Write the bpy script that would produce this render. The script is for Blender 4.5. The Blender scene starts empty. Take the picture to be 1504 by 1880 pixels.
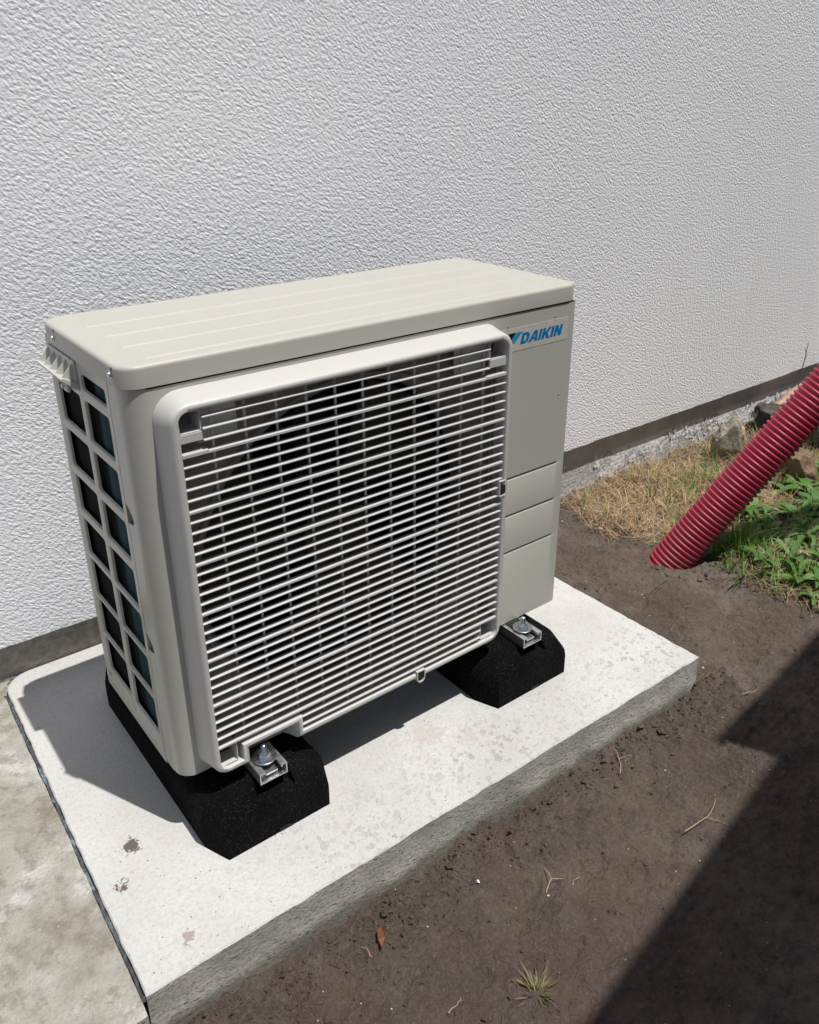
import bpy, bmesh, math, random
import numpy as np
from mathutils import Vector, Matrix
from mathutils.geometry import tessellate_polygon
PI = math.pi
rnd = random.Random(7)
C = bpy.context.scene.collection
SC = bpy.context.scene

# ------------------------------------------------------------------ camera, sky, sun, exposure
cam = bpy.data.cameras.new('camera'); camo = bpy.data.objects.new('camera', cam); C.objects.link(camo)
cam.sensor_width = 36; cam.lens = 1545.64 / 1880 * 36
cam.shift_x = (752 - 765.66) / 1880; cam.shift_y = (859.88 - 940) / 1880
cam.clip_start = .05; cam.clip_end = 600
Rr = Vector((0.78721, -0.61669, -0.00131)); Uu = Vector((0.25259, 0.32049, 0.91296)); Ff = Vector((0.56259, 0.71902, -0.40806))
camo.matrix_world = Matrix(((Rr.x, Uu.x, -Ff.x, -0.3356), (Rr.y, Uu.y, -Ff.y, -1.0474), (Rr.z, Uu.z, -Ff.z, 1.1409), (0, 0, 0, 1)))
SC.camera = camo
SUN = Vector((.14, -.312, 1)).normalized()
w = bpy.data.worlds.new('World'); SC.world = w; w.use_nodes = True
sky = w.node_tree.nodes.new('ShaderNodeTexSky'); sky.sky_type = 'NISHITA'; sky.sun_disc = False
sky.sun_elevation = math.asin(SUN.z); sky.sun_rotation = math.atan2(SUN.x, SUN.y); sky.dust_density = 1.6; sky.ozone_density = 1.2; sky.air_density = .8
w.node_tree.links.new(sky.outputs[0], w.node_tree.nodes['Background'].inputs[0])
w.node_tree.nodes['Background'].inputs[1].default_value = .066
sl = bpy.data.lights.new('sun', 'SUN'); sl.energy = 4.0; sl.angle = math.radians(.5); sl.color = (1, .98, .945)
so = bpy.data.objects.new('sun', sl); C.objects.link(so); so.location = (1, -2, 6)
so.rotation_euler = SUN.to_track_quat('Z', 'Y').to_euler()
SC.view_settings.view_transform = 'Standard'; SC.view_settings.look = 'None'
SC.view_settings.exposure = 0.16; SC.view_settings.gamma = 1; SC.view_settings.use_curve_mapping = False
SC.cycles.max_bounces = 6

# ------------------------------------------------------------------ node materials
class NT:
    def __init__(s, name, color=(.5, .5, .5), rough=.5, metal=0, spec=.5):
        s.m = bpy.data.materials.new(name); s.m.use_nodes = True
        s.t = s.m.node_tree; s.b = s.t.nodes['Principled BSDF']
        s.b.inputs['Base Color'].default_value = (*color, 1); s.b.inputs['Roughness'].default_value = rough
        s.b.inputs['Metallic'].default_value = metal; s.b.inputs['Specular IOR Level'].default_value = spec
        s.tc = s.t.nodes.new('ShaderNodeTexCoord')
    def n(s, typ, **kw):
        n = s.t.nodes.new(typ)
        for k, v in kw.items():
            if k.startswith('i_'): n.inputs[int(k[2:]) if k[2:].isdigit() else k[2:]].default_value = v
            else: setattr(n, k, v)
        return n
    def l(s, a, b): s.t.links.new(a, b)
    def co(s, scale=(1, 1, 1), rot=(0, 0, 0), loc=(0, 0, 0)):
        mp = s.n('ShaderNodeMapping'); mp.inputs['Scale'].default_value = scale; mp.inputs['Rotation'].default_value = rot
        mp.inputs['Location'].default_value = loc
        s.l(s.tc.outputs['Object'], mp.inputs[0]); return mp.outputs[0]
    def noise(s, scale, detail=4, rough=.55, co=None, dist=0):
        n = s.n('ShaderNodeTexNoise'); n.inputs['Scale'].default_value = scale; n.inputs['Detail'].default_value = detail
        n.inputs['Roughness'].default_value = rough; n.inputs['Distortion'].default_value = dist
        s.l(co if co else s.tc.outputs['Object'], n.inputs['Vector']); return n.outputs[0]
    def voro(s, scale, feature='F1', co=None, rnd=1, out=0):
        n = s.n('ShaderNodeTexVoronoi', feature=feature); n.inputs['Scale'].default_value = scale
        n.inputs['Randomness'].default_value = rnd
        s.l(co if co else s.tc.outputs['Object'], n.inputs['Vector']); return n.outputs[out]
    def ramp(s, v, pts, interp='LINEAR'):
        r = s.n('ShaderNodeValToRGB'); r.color_ramp.interpolation = interp
        e = r.color_ramp.elements
        while len(e) < len(pts): e.new(.5)
        for i, (p, c) in enumerate(pts):
            e[i].position = p; c = (c, c, c) if isinstance(c, (int, float)) else c; e[i].color = (*c, 1)
        s.l(v, r.inputs[0]); return r.outputs[0]
    def math(s, op, a, b=0.0, clamp=False):
        n = s.n('ShaderNodeMath', operation=op, use_clamp=clamp)
        for i, x in enumerate((a, b)):
            if isinstance(x, (int, float)): n.inputs[i].default_value = x
            else: s.l(x, n.inputs[i])
        return n.outputs[0]
    def mix(s, f, a, b, mode='MIX'):
        n = s.n('ShaderNodeMix', data_type='RGBA', blend_type=mode)
        for i, x in ((0, f), (6, a), (7, b)):
            if isinstance(x, (int, float)): n.inputs[i].default_value = x
            elif isinstance(x, tuple): n.inputs[i].default_value = (*x, 1)
            else: s.l(x, n.inputs[i])
        return n.outputs[2]
    def color(s, o): s.l(o, s.b.inputs['Base Color'])
    def rough(s, o): s.l(o, s.b.inputs['Roughness'])
    def bump(s, h, dist, strength=1, prev=None):
        b = s.n('ShaderNodeBump'); b.inputs['Distance'].default_value = dist; b.inputs['Strength'].default_value = strength
        s.l(h, b.inputs['Height'])
        if prev: s.l(prev, b.inputs['Normal'])
        s.l(b.outputs[0], s.b.inputs['Normal']); return b.outputs[0]
    def xyz(s):
        n = s.n('ShaderNodeSeparateXYZ'); s.l(s.tc.outputs['Object'], n.inputs[0]); return n.outputs

def m_stucco():
    m = NT('stucco', (.8, .8, .8), .9, spec=.15)
    rot = m.co(rot=(.41, -.62, .33))
    rot2 = m.co(rot=(.7, .5, .9))
    def st(sx, sz, det, r=.6, off=0):
        mp = m.n('ShaderNodeMapping'); mp.inputs['Scale'].default_value = (sx, sx, sz); mp.inputs['Location'].default_value = (off, off, off)
        m.l(rot, mp.inputs[0]); return mp.outputs[0]
    a = m.noise(1, 2.5, .62, st(100, 195, 2))
    b = m.noise(150, 4, .68, rot2, .25)
    v = m.voro(1, 'F1', st(115, 185, 0, off=3))
    h = m.math('ADD', m.math('MULTIPLY', a, 1.15), m.math('MULTIPLY', b, .95))
    h = m.math('SUBTRACT', h, m.math('MULTIPLY', v, .42))
    m.bump(h, .0028, 1)
    big = m.noise(1.7, 3, .5)
    x = m.xyz(); col = m.ramp(big, [(.3, (.90, .91, .93)), (.7, (.935, .94, .95))])
    sp = m.math('MULTIPLY', m.math('SUBTRACT', .34, m.math('ADD', x[2], m.math('MULTIPLY', m.noise(6, 4, .6), .3))), 4, True)
    col = m.mix(m.math('MULTIPLY', sp, .35), col, (.78, .76, .72))
    run = m.ramp(m.noise(1, 4, .6, m.co((9, 9, .8))), [(.52, 0), (.75, 1)])
    col = m.mix(m.math('MULTIPLY', run, .10), col, (.70, .70, .68))
    dots = m.math('MULTIPLY', m.math('LESS_THAN', m.voro(22, 'F1'), .05), m.math('GREATER_THAN', m.noise(2.5), .52))
    m.color(m.mix(m.math('MULTIPLY', dots, .5), col, (.5, .46, .36)))
    return m.m
def m_plinth():
    m = NT('plinth_concrete', (.3, .3, .28), .9, spec=.2)
    x = m.xyz()
    n1 = m.noise(9, 6, .65); n2 = m.noise(60, 5, .7)
    streak = m.noise(1, 5, .7, m.co((5, 5, 90), rot=(0, .06, 0)))
    grey = m.mix(m.ramp(n1, [(.3, 0), (.7, 1)]), (.47, .47, .46), (.66, .66, .65))
    grey = m.mix(m.math('MULTIPLY', m.ramp(streak, [(.45, 0), (.65, 1)]), .5), grey, (.5, .5, .5))
    brown = m.mix(m.ramp(n2, [(.35, 0), (.65, 1)]), (.29, .26, .215), (.47, .44, .375))
    side = m.math('MULTIPLY', m.math('SUBTRACT', x[0], .4), 1.5, True)
    col = m.mix(side, brown, grey)
    # flaking whitewash, only right of the unit
    fl = m.math('ADD', m.math('MULTIPLY', n1, .8), m.math('MULTIPLY', n2, .55))
    zz = m.math('MULTIPLY', x[2], 1.1); fl = m.math('ADD', fl, zz)
    fl = m.math('ADD', fl, m.math('MULTIPLY', m.math('SUBTRACT', x[0], 2.3), .13))
    mask = m.math('MULTIPLY', m.ramp(fl, [(.55, 0), (.62, 1)]), m.math('MULTIPLY', side, m.math('MULTIPLY', m.math('SUBTRACT', m.math('ADD', .012, m.math('MULTIPLY', n2, .02)), x[2]), 90, True)))
    col = m.mix(mask, col, (.84, .84, .85))
    m.color(col)
    m.bump(m.math('ADD', m.math('ADD', n2, m.math('MULTIPLY', mask, .6)), m.math('MULTIPLY', streak, .4)), .006)
    return m.m
def m_slab_top():
    m = NT('slab_top_concrete', (.6, .59, .56), .85, spec=.25)
    w0 = m.noise(40, 3, .6)
    add = m.n('ShaderNodeMixRGB', blend_type='ADD'); add.inputs[0].default_value = .024
    m.l(m.tc.outputs['Object'], add.inputs[1]); m.l(w0, add.inputs[2])
    big = m.noise(3.2, 5, .6)
    base = m.mix(m.ramp(big, [(.3, 0), (.7, 1)]), (.475, .465, .44), (.595, .59, .57))
    fine = m.noise(160, 5, .7)
    base = m.mix(m.math('MULTIPLY', m.ramp(fine, [(.38, 1), (.52, 0)]), .4), base, (.36, .345, .31))
    base = m.mix(m.math('MULTIPLY', m.ramp(m.noise(26, 5, .7), [(.5, 0), (.68, 1)]), .35), base, (.42, .39, .34))
    # flattened drops of grout, more of them toward the front
    x = m.xyz()
    v = m.voro(80, 'F1', add.outputs[0]); v2 = m.voro(80, 'F1', add.outputs[0], out=1)
    sz = m.n('ShaderNodeSeparateColor'); m.l(v2, sz.inputs[0])
    thr = m.math('MULTIPLY', sz.outputs[0], .52)
    spot = m.math('MULTIPLY', m.math('SUBTRACT', thr, v), 40, True)
    v_b = m.voro(44, 'F1', add.outputs[0]); v_b2 = m.voro(44, 'F1', add.outputs[0], out=1)
    sz2 = m.n('ShaderNodeSeparateColor'); m.l(v_b2, sz2.inputs[0])
    spot2 = m.math('MULTIPLY', m.math('SUBTRACT', m.math('MULTIPLY', sz2.outputs[1], .36), v_b), 30, True)
    spot = m.math('MAXIMUM', spot, spot2)
    patch = m.ramp(m.noise(5, 3, .6, m.co(loc=(3.1, 0, 0))), [(.42, 0), (.6, 1)])
    where = m.math('MULTIPLY', m.math('SUBTRACT', .02, x[1]), 7, True)
    wl = m.math('MULTIPLY', m.math('SUBTRACT', x[0], -.02), 4, True)
    spot = m.math('MULTIPLY', m.math('MULTIPLY', spot, m.math('MAXIMUM', where, .25)), m.math('MULTIPLY', m.math('MAXIMUM', patch, .55), m.math('MAXIMUM', wl, .4)))
    tint = m.mix(m.ramp(m.noise(6, 2), [(.45, 0), (.6, 1)]), (.32, .315, .30), (.32, .28, .27))
    col = m.mix(m.math('MULTIPLY', m.math('MULTIPLY', spot, m.ramp(m.noise(50, 4, .7), [(.35, .35), (.6, 1)])), .75), base, tint)
    # dirt stains with their own shapes
    wn = m.noise(70, 4, .7)
    for (sx, sy, r, c) in ((-.082, .05, .013, (.085, .065, .05)), (-.123, -.019, .0085, (.10, .07, .065)), (-.077, -.166, .009, (.33, .27, .25)), (.47, -.045, .03, (.47, .40, .36)), (.53, -.10, .02, (.45, .38, .34))):
        d = m.n('ShaderNodeVectorMath', operation='DISTANCE'); mp = m.co((1, 1.0, 0)); m.l(mp, d.inputs[0]); d.inputs[1].default_value = (sx, sy, 0)
        dd = m.math('ADD', m.math('DIVIDE', d.outputs['Value'], r), m.math('MULTIPLY', m.math('SUBTRACT', wn, .5), 6.5))
        f = m.math('SUBTRACT', 1.15, dd); f = m.math('MULTIPLY', f, 4, True)
        col = m.mix(m.math('MULTIPLY', f, .92 if r < .02 else .45), col, c)
    specks = m.voro(85, 'F1'); sp2 = m.n('ShaderNodeSeparateColor'); m.l(m.voro(85, 'F1', out=1), sp2.inputs[0])
    pit = m.math('MULTIPLY', m.math('LESS_THAN', specks, m.math('MULTIPLY', sp2.outputs[0], .12)), m.math('GREATER_THAN', sp2.outputs[2], .90))
    col = m.mix(m.math('MULTIPLY', pit, .8), col, (.12, .10, .08))
    m.color(col)
    h = m.math('ADD', m.math('MULTIPLY', fine, .3), m.math('MULTIPLY', m.noise(18, 4, .6), .8))
    h = m.math('SUBTRACT', h, m.math('MULTIPLY', pit, .6)); h = m.math('SUBTRACT', h, m.math('MULTIPLY', spot, .15))
    m.bump(h, .0035)
    return m.m
def m_slab_side():
    m = NT('slab_side_concrete', (.3, .3, .27), .9, spec=.2)
    n1 = m.noise(12, 5, .65); n2 = m.noise(1, 6, .75, m.co((70, 70, 130))); n3 = m.noise(170, 5, .8)
    col = m.mix(m.ramp(n1, [(.3, 0), (.7, 1)]), (.44, .43, .375), (.66, .635, .56))
    col = m.mix(m.math('MULTIPLY', m.ramp(n3, [(.38, 1), (.5, 0)]), .55), col, (.16, .15, .125))
    x = m.xyz()
    low = m.math('MULTIPLY', m.math('SUBTRACT', -.058, m.math('ADD', x[2], m.math('MULTIPLY', m.math('SUBTRACT', n1, .5), .06))), 45, True)
    col = m.mix(m.math('MULTIPLY', low, .65), col, (.17, .145, .115))
    v = m.voro(1, 'F1', m.co((75, 75, 150))); pc = m.n('ShaderNodeSeparateColor'); m.l(m.voro(1, 'F1', m.co((75, 75, 150)), out=1), pc.inputs[0])
    pit = m.math('MULTIPLY', m.math('MULTIPLY', m.math('SUBTRACT', .27, v), 8, True), m.math('GREATER_THAN', pc.outputs[0], .72))
    col = m.mix(m.math('MULTIPLY', pit, .6), col, (.12, .11, .09))
    m.color(col)
    h = m.math('ADD', n2, m.math('MULTIPLY', n3, .6)); h = m.math('SUBTRACT', h, m.math('MULTIPLY', pit, 1.1))
    m.bump(h, .006)
    return m.m
def m_paving():
    m = NT('old_paving_concrete', (.45, .42, .37), .9, spec=.2)
    big = m.noise(7, 6, .65); mid = m.noise(34, 6, .7); fine = m.noise(220, 4, .7)
    col = m.ramp(big, [(.30, (.22, .19, .15)), (.44, (.38, .35, .30)), (.55, (.47, .45, .40)), (.64, (.66, .65, .625))])
    col = m.mix(m.math('MULTIPLY', m.ramp(mid, [(.38, 1), (.50, 0)]), .65), col, (.25, .215, .17))
    v = m.voro(95, 'F1'); vc = m.n('ShaderNodeSeparateColor'); m.l(m.voro(95, 'F1', out=1), vc.inputs[0])
    st = m.math('MULTIPLY', m.math('LESS_THAN', v, m.math('MULTIPLY', vc.outputs[1], .42)), m.math('GREATER_THAN', vc.outputs[0], .62))
    stc = m.mix(vc.outputs[2], (.22, .18, .15), (.66, .62, .54))
    col = m.mix(m.math('MULTIPLY', st, .65), col, stc)
    col = m.mix(m.math('MULTIPLY', m.ramp(fine, [(.3, 1), (.5, 0)]), .35), col, (.22, .195, .16))
    cr = m.math('MULTIPLY', m.math('LESS_THAN', m.voro(3.2, 'DISTANCE_TO_EDGE', m.co((1, 1, 0))), .006), m.math('GREATER_THAN', m.noise(5), .54))
    col = m.mix(m.math('MULTIPLY', cr, .0), col, (.12, .10, .08))
    m.color(col)
    m.bump(m.math('ADD', m.math('ADD', m.math('MULTIPLY', mid, 1.2), m.math('MULTIPLY', fine, .7)), m.math('MULTIPLY', st, .2)), .0065)
    return m.m
def m_soil():
    m = NT('bare_soil', (.1, .08, .065), .95, spec=.15)
    big = m.noise(3.3, 4, .6); mid = m.noise(25, 5, .65); fine = m.noise(140, 6, .72)
    col = m.ramp(big, [(.3, (.120, .091, .072)), (.5, (.174, .136, .108)), (.7, (.245, .202, .166))])
    col = m.mix(m.math('MULTIPLY', m.ramp(mid, [(.32, 1), (.55, 0)]), .55), col, (.105, .078, .062))
    col = m.mix(m.math('MULTIPLY', m.ramp(fine, [(.5, 0), (.72, 1)]), .6), col, (.29, .25, .215))
    red = m.ramp(m.noise(5.1, 3, .6, m.co(loc=(9, 2, 0))), [(.55, 0), (.7, 1)])
    col = m.mix(m.math('MULTIPLY', red, .35), col, (.17, .10, .085))
    v = m.voro(120, 'F1'); vc = m.n('ShaderNodeSeparateColor'); m.l(m.voro(120, 'F1', out=1), vc.inputs[0])
    gr = m.math('MULTIPLY', m.math('LESS_THAN', v, .16), m.math('GREATER_THAN', vc.outputs[0], .985))
    col = m.mix(gr, col, (.6, .58, .54))
    m.color(col)
    m.bump(m.math('ADD', m.math('MULTIPLY', m.noise(60, 6, .75), 1.0), m.math('MULTIPLY', fine, .9)), .0125)
    return m.m
def m_paint(name, col, rough, bump=0.00012, sc=160):
    m = NT(name, col, rough, spec=.5)
    n = m.noise(sc, 2, .5); m.bump(n, bump)
    d = m.noise(3, 2, .5)
    m.color(m.mix(m.ramp(d, [(.3, 0), (.8, .2)]), col, tuple(c * .88 for c in col)))
    m.rough(m.ramp(m.noise(4, 2, .5), [(.2, rough), (.8, rough + .08)]))
    return m.m
def m_rubber():
    m = NT('crumb_rubber', (.01, .01, .01), .9, spec=.08)
    v = m.voro(520, 'F1'); n = m.noise(300, 3, .7)
    vc = m.n('ShaderNodeSeparateColor'); m.l(m.voro(1100, 'F1', out=1), vc.inputs[0])
    sp = m.math('GREATER_THAN', vc.outputs[0], .978)
    dust = m.ramp(m.noise(11, 5, .7), [(.52, 0), (.75, 1)])
    col = m.mix(m.math('MULTIPLY', dust, .3), (.006, .006, .0065), (.032, .03, .028))
    m.color(m.mix(m.math('MULTIPLY', sp, .6), col, (.16, .16, .16)))
    m.bump(m.math('ADD', v, n), .0042)
    return m.m
def m_metal(name, col=(.62, .64, .66), rough=.32, sc=90):
    m = NT(name, col, rough, metal=1)
    n = m.noise(sc, 4, .6); m.rough(m.ramp(n, [(.3, rough - .08), (.7, rough + .12)])); m.bump(n, .0004)
    return m.m
def m_pipe():
    m = NT('red_pipe_plastic', (.42, .022, .05), .42, spec=.5)
    d = m.noise(13, 5, .7); f = m.noise(120, 4, .7)
    x = m.xyz()
    low = m.math('MULTIPLY', m.math('SUBTRACT', .30, x[2]), 2.6, True)
    dm = m.math('MULTIPLY', m.ramp(m.math('ADD', m.math('MULTIPLY', d, .6), m.math('MULTIPLY', f, .4)), [(.45, 0), (.62, 1)]), m.math('ADD', m.math('MULTIPLY', low, .55), .12))
    m.color(m.mix(dm, m.mix(m.ramp(d, [(.3, 0), (.7, 1)]), (.40, .020, .055), (.47, .032, .078)), (.20, .105, .09)))
    m.rough(m.math('ADD', m.math('MULTIPLY', dm, .4), .42)); m.bump(f, .0006)
    return m.m
def m_leaf(name, c1, c2, trans=.25):
    m = NT(name, c1, .55, spec=.35)
    g = m.n('ShaderNodeNewGeometry'); m.color(m.mix(g.outputs['Random Per Island'], c1, c2))
    m.b.inputs['Subsurface Weight'].default_value = 0
    tr = m.n('ShaderNodeBsdfTranslucent'); mx = m.n('ShaderNodeMixShader'); mx.inputs[0].default_value = trans
    m.l(m.mix(g.outputs['Random Per Island'], c1, c2), tr.inputs[0])
    out = m.t.nodes['Material Output']; m.l(m.b.outputs[0], mx.inputs[1]); m.l(tr.outputs[0], mx.inputs[2]); m.l(mx.outputs[0], out.inputs[0])
    return m.m
def m_rock(name, a, b, c, sc=18):
    m = NT(name, a, .88, spec=.25)
    n = m.noise(sc, 6, .7); k = m.noise(sc * 6, 5, .75)
    col = m.ramp(n, [(.32, a), (.52, b), (.7, c)])
    m.color(m.mix(m.math('MULTIPLY', m.ramp(k, [(.35, 1), (.55, 0)]), .5), col, tuple(x * .4 for x in a)))
    m.bump(m.math('ADD', n, m.math('MULTIPLY', k, .4)), .009)
    return m.m
def m_plain(name, col, rough=.6, metal=0, nz=60):
    m = NT(name, col, rough, metal)
    n = m.noise(nz, 3, .6); m.color(m.mix(n, tuple(c * .8 for c in col), tuple(min(1, c * 1.15) for c in col))); m.bump(n, .0004)
    return m.m
def m_foam():
    m = NT('joint_foam', (.12, .15, .2), .8)
    n = m.noise(28, 5, .7); k = m.noise(300, 3, .7)
    m.color(m.mix(m.math('MULTIPLY', m.ramp(k, [(.6, 0), (.7, 1)]), .5), m.ramp(n, [(.40, (.035, .036, .038)), (.55, (.08, .09, .10)), (.66, (.20, .28, .36))]), (.5, .5, .48)))
    m.bump(k, .002); return m.m
def m_coil():
    m = NT('coil_fins', (.02, .045, .05), .8, spec=.1)
    x = m.xyz(); wv = m.n('ShaderNodeTexWave', wave_type='BANDS', bands_direction='Y'); wv.inputs['Scale'].default_value = 110
    m.l(m.tc.outputs['Object'], wv.inputs[0]); m.bump(wv.outputs[1], .001)
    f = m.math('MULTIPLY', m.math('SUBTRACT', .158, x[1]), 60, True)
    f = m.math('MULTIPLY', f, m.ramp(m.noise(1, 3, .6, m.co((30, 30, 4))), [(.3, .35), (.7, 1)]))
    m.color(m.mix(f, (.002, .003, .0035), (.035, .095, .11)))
    return m.m
MT = dict(stucco=m_stucco(), plinth=m_plinth(), slab=m_slab_top(), slabside=m_slab_side(), paving=m_paving(), soil=m_soil(),
          beige=m_paint('beige_sheet_metal', (.455, .445, .39), .30, .00015, 180), lid=m_paint('beige_lid_metal', (.455, .445, .392), .42),
          shade_tint=m_paint('shade_tinted_metal', (.20, .19, .165), .5),  # casing metal darkened in colour to stand for shade behind the grille
          plastic=m_paint('grille_plastic', (.54, .53, .495), .40), rubber=m_rubber(), zinc=m_metal('zinc_plated_steel', (.62, .66, .68), .26),
          alu=m_metal('galvanised_rail', (.72, .73, .73), .38), pipe=m_pipe(), coil=m_coil(), foam=m_foam(),
          dark=m_plain('dark_interior', (.010, .010, .010), .8), fan=m_plain('fan_plastic', (.012, .012, .013), .5),
          blue=m_plain('blue_print', (.0, .17, .42), .45), cyan=m_plain('cyan_print', (.01, .30, .52), .45), black=m_plain('black_print', (.01, .012, .014), .45),
          badge=m_plain('badge_film', (.53, .515, .455), .4),
          dry=m_leaf('dry_grass_blades', (.34, .20, .085), (.72, .56, .34), .2), green=m_leaf('green_grass_blades', (.055, .14, .015), (.20, .33, .055), .3),
          withered=m_leaf('withered_blades', (.13, .09, .045), (.34, .26, .14), .15), olive=m_leaf('olive_blades', (.09, .10, .035), (.2, .2, .08), .15),
          leaf=m_leaf('weed_leaves', (.045, .13, .025), (.12, .24, .05), .25), pale=m_leaf('pale_weed_leaves', (.13, .22, .08), (.2, .3, .1), .25),
          brownleaf=m_plain('brown_bark_chip', (.15, .05, .025), .7), twig=m_plain('dry_twig', (.16, .12, .07), .8), straw=m_plain('pale_straw', (.38, .30, .19), .8),
          rock_tan=m_rock('tan_rock', (.24, .22, .175), (.42, .38, .30), (.58, .49, .35), 26), rock_grey=m_rock('grey_rock', (.11, .105, .095), (.2, .19, .17), (.3, .29, .26), 26),
          rock_pink=m_rock('pink_rock', (.38, .26, .19), (.52, .36, .27), (.62, .47, .37), 12), rock_brown=m_rock('brown_rock', (.14, .09, .055), (.26, .17, .11), (.36, .25, .17), 20),
          rock_dark=m_rock('dark_rock', (.05, .042, .04), (.11, .09, .08), (.2, .17, .15), 20), chip=m_plain('white_chips', (.72, .71, .69), .8),
          shed=m_plain('shed_boards', (.06, .05, .045), .8), felt=m_plain('roof_felt', (.03, .03, .032), .9))

# ------------------------------------------------------------------ object helpers
def tag(o, label=None, cat=None, group=None, kind=None):
    for k, v in (('label', label), ('category', cat), ('group', group), ('kind', kind)):
        if v: o[k] = v
    return o
def empty(name, loc, label, cat, rz=0, group=None):
    o = bpy.data.objects.new(name, None); C.objects.link(o); o.location = loc; o.rotation_euler = (0, 0, rz); o.empty_display_size = .05
    return tag(o, label, cat, group)
def link(name, me, mat, parent=None, smooth=None):
    for x in (mat if isinstance(mat, (list, tuple)) else [mat]): me.materials.append(x)
    o = bpy.data.objects.new(name, me); C.objects.link(o)
    if parent: o.parent = parent
    if smooth is not None:
        me.shade_smooth()
        me.set_sharp_from_angle(angle=math.radians(smooth))
    return o
class MB:
    def __init__(s): s.v = []; s.f = []; s.mi = []
    def add(s, vs, fs, mi=0):
        k = len(s.v); s.v += [tuple(p) for p in vs]; s.f += [tuple(i + k for i in f) for f in fs]; s.mi += [mi] * len(fs)
    def box(s, x0, x1, y0, y1, z0, z1, M=None):
        vs = [(x, y, z) for x in (x0, x1) for y in (y0, y1) for z in (z0, z1)]
        if M: vs = [M @ Vector(p) for p in vs]
        s.add(vs, [(0, 1, 3, 2), (4, 6, 7, 5), (0, 4, 5, 1), (2, 3, 7, 6), (0, 2, 6, 4), (1, 5, 7, 3)])
    def loft(s, loops, closed=True, cap0=False, cap1=False, mi=0):
        n = len(loops[0]); vs = [p for l in loops for p in l]; fs = []
        for a in range(len(loops) - 1):
            for i in range(n if closed else n - 1):
                j = (i + 1) % n; fs.append((a * n + i, a * n + j, (a + 1) * n + j, (a + 1) * n + i))
        if cap0: fs.append(tuple(range(n))[::-1])
        if cap1: fs.append(tuple((len(loops) - 1) * n + i for i in range(n)))
        s.add(vs, fs, mi)
    def tube(s, pts, rs, seg=8, cap=True):
        pts = [Vector(p) for p in pts]; loops = []
        if not isinstance(rs, (list, tuple)): rs = [rs] * len(pts)
        for i, p in enumerate(pts):
            d = (pts[min(i + 1, len(pts) - 1)] - pts[max(i - 1, 0)]).normalized()
            u = d.orthogonal().normalized() if i == 0 else (u - d * u.dot(d)).normalized()
            v = d.cross(u)
            loops.append([p + (u * math.cos(2 * PI * k / seg) + v * math.sin(2 * PI * k / seg)) * rs[i] for k in range(seg)])
        s.loft(loops, True, cap, cap)
    def mesh(s, name, fix=True):
        me = bpy.data.meshes.new(name); me.from_pydata(s.v, [], s.f)
        if any(s.mi): me.polygons.foreach_set('material_index', s.mi)
        if fix:
            bm = bmesh.new(); bm.from_mesh(me); bmesh.ops.recalc_face_normals(bm, faces=bm.faces); bm.to_mesh(me); bm.free()
        me.update(); return me
    def obj(s, name, mat, parent=None, smooth=None, fix=True, bevel=0, seg=2):
        o = link(name, s.mesh(name, fix), mat, parent)
        if bevel:
            b = o.modifiers.new('bevel', 'BEVEL'); b.width = bevel; b.segments = seg; b.limit_method = 'ANGLE'; b.angle_limit = math.radians(35)
        if smooth is not None:
            o.data.shade_smooth(); o.data.set_sharp_from_angle(angle=math.radians(smooth))
        return o
def rrect(x0, x1, y0, y1, r, n=6):
    rr = r if isinstance(r, (list, tuple)) else [r] * 4   # corners: (x1,y1),(x0,y1),(x0,y0),(x1,y0)
    out = []
    for (cx, cy, a0, q) in ((x1, y1, 0, 0), (x0, y1, 90, 1), (x0, y0, 180, 2), (x1, y0, 270, 3)):
        R = rr[q]; sx = -1 if q in (0, 3) else 1; sy = -1 if q in (0, 1) else 1
        for k in range(n + 1):
            a = math.radians(a0 + 90 * k / n); out.append((cx + sx * R + R * math.cos(a), cy + sy * R + R * math.sin(a)))
    return out

# numpy fractal value noise
def vnoise(x, y, seed):
    xi = np.floor(x).astype(np.int64); yi = np.floor(y).astype(np.int64); fx = x - xi; fy = y - yi
    def h(a, b):
        n = (a * 374761393 + b * 668265263 + seed * 1442695041) & 0xffffffff
        n = ((n ^ (n >> 13)) * 1274126177) & 0xffffffff
        return ((n ^ (n >> 16)) & 0xffff) / 65535.0
    u = fx * fx * (3 - 2 * fx); v = fy * fy * (3 - 2 * fy)
    return (h(xi, yi) * (1 - u) + h(xi + 1, yi) * u) * (1 - v) + (h(xi, yi + 1) * (1 - u) + h(xi + 1, yi + 1) * u) * v - .5
def fbm(x, y, sc, seed, oct=4, g=.5):
    s = 0; a = 1
    for o in range(oct): s = s + a * vnoise(x * sc * 2 ** o + 17.3 * o, y * sc * 2 ** o - 9.1 * o, seed + o); a *= g
    return s
def smooth(a, b, x): t = np.clip((x - a) / (b - a), 0, 1); return t * t * (3 - 2 * t)
GB = [(-.9, 1.85), (-.5, 1.72), (-.243, 1.618), (-.166, 1.582), (-.094, 1.597), (0, 1.614), (.09, 1.612), (.227, 1.546), (.302, 1.515), (.381, 1.484), (.48, 1.501), (.581, 1.556), (.7, 1.56)]
def gedge(y): return np.interp(y, [a for a, b in GB], [b for a, b in GB])
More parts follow.
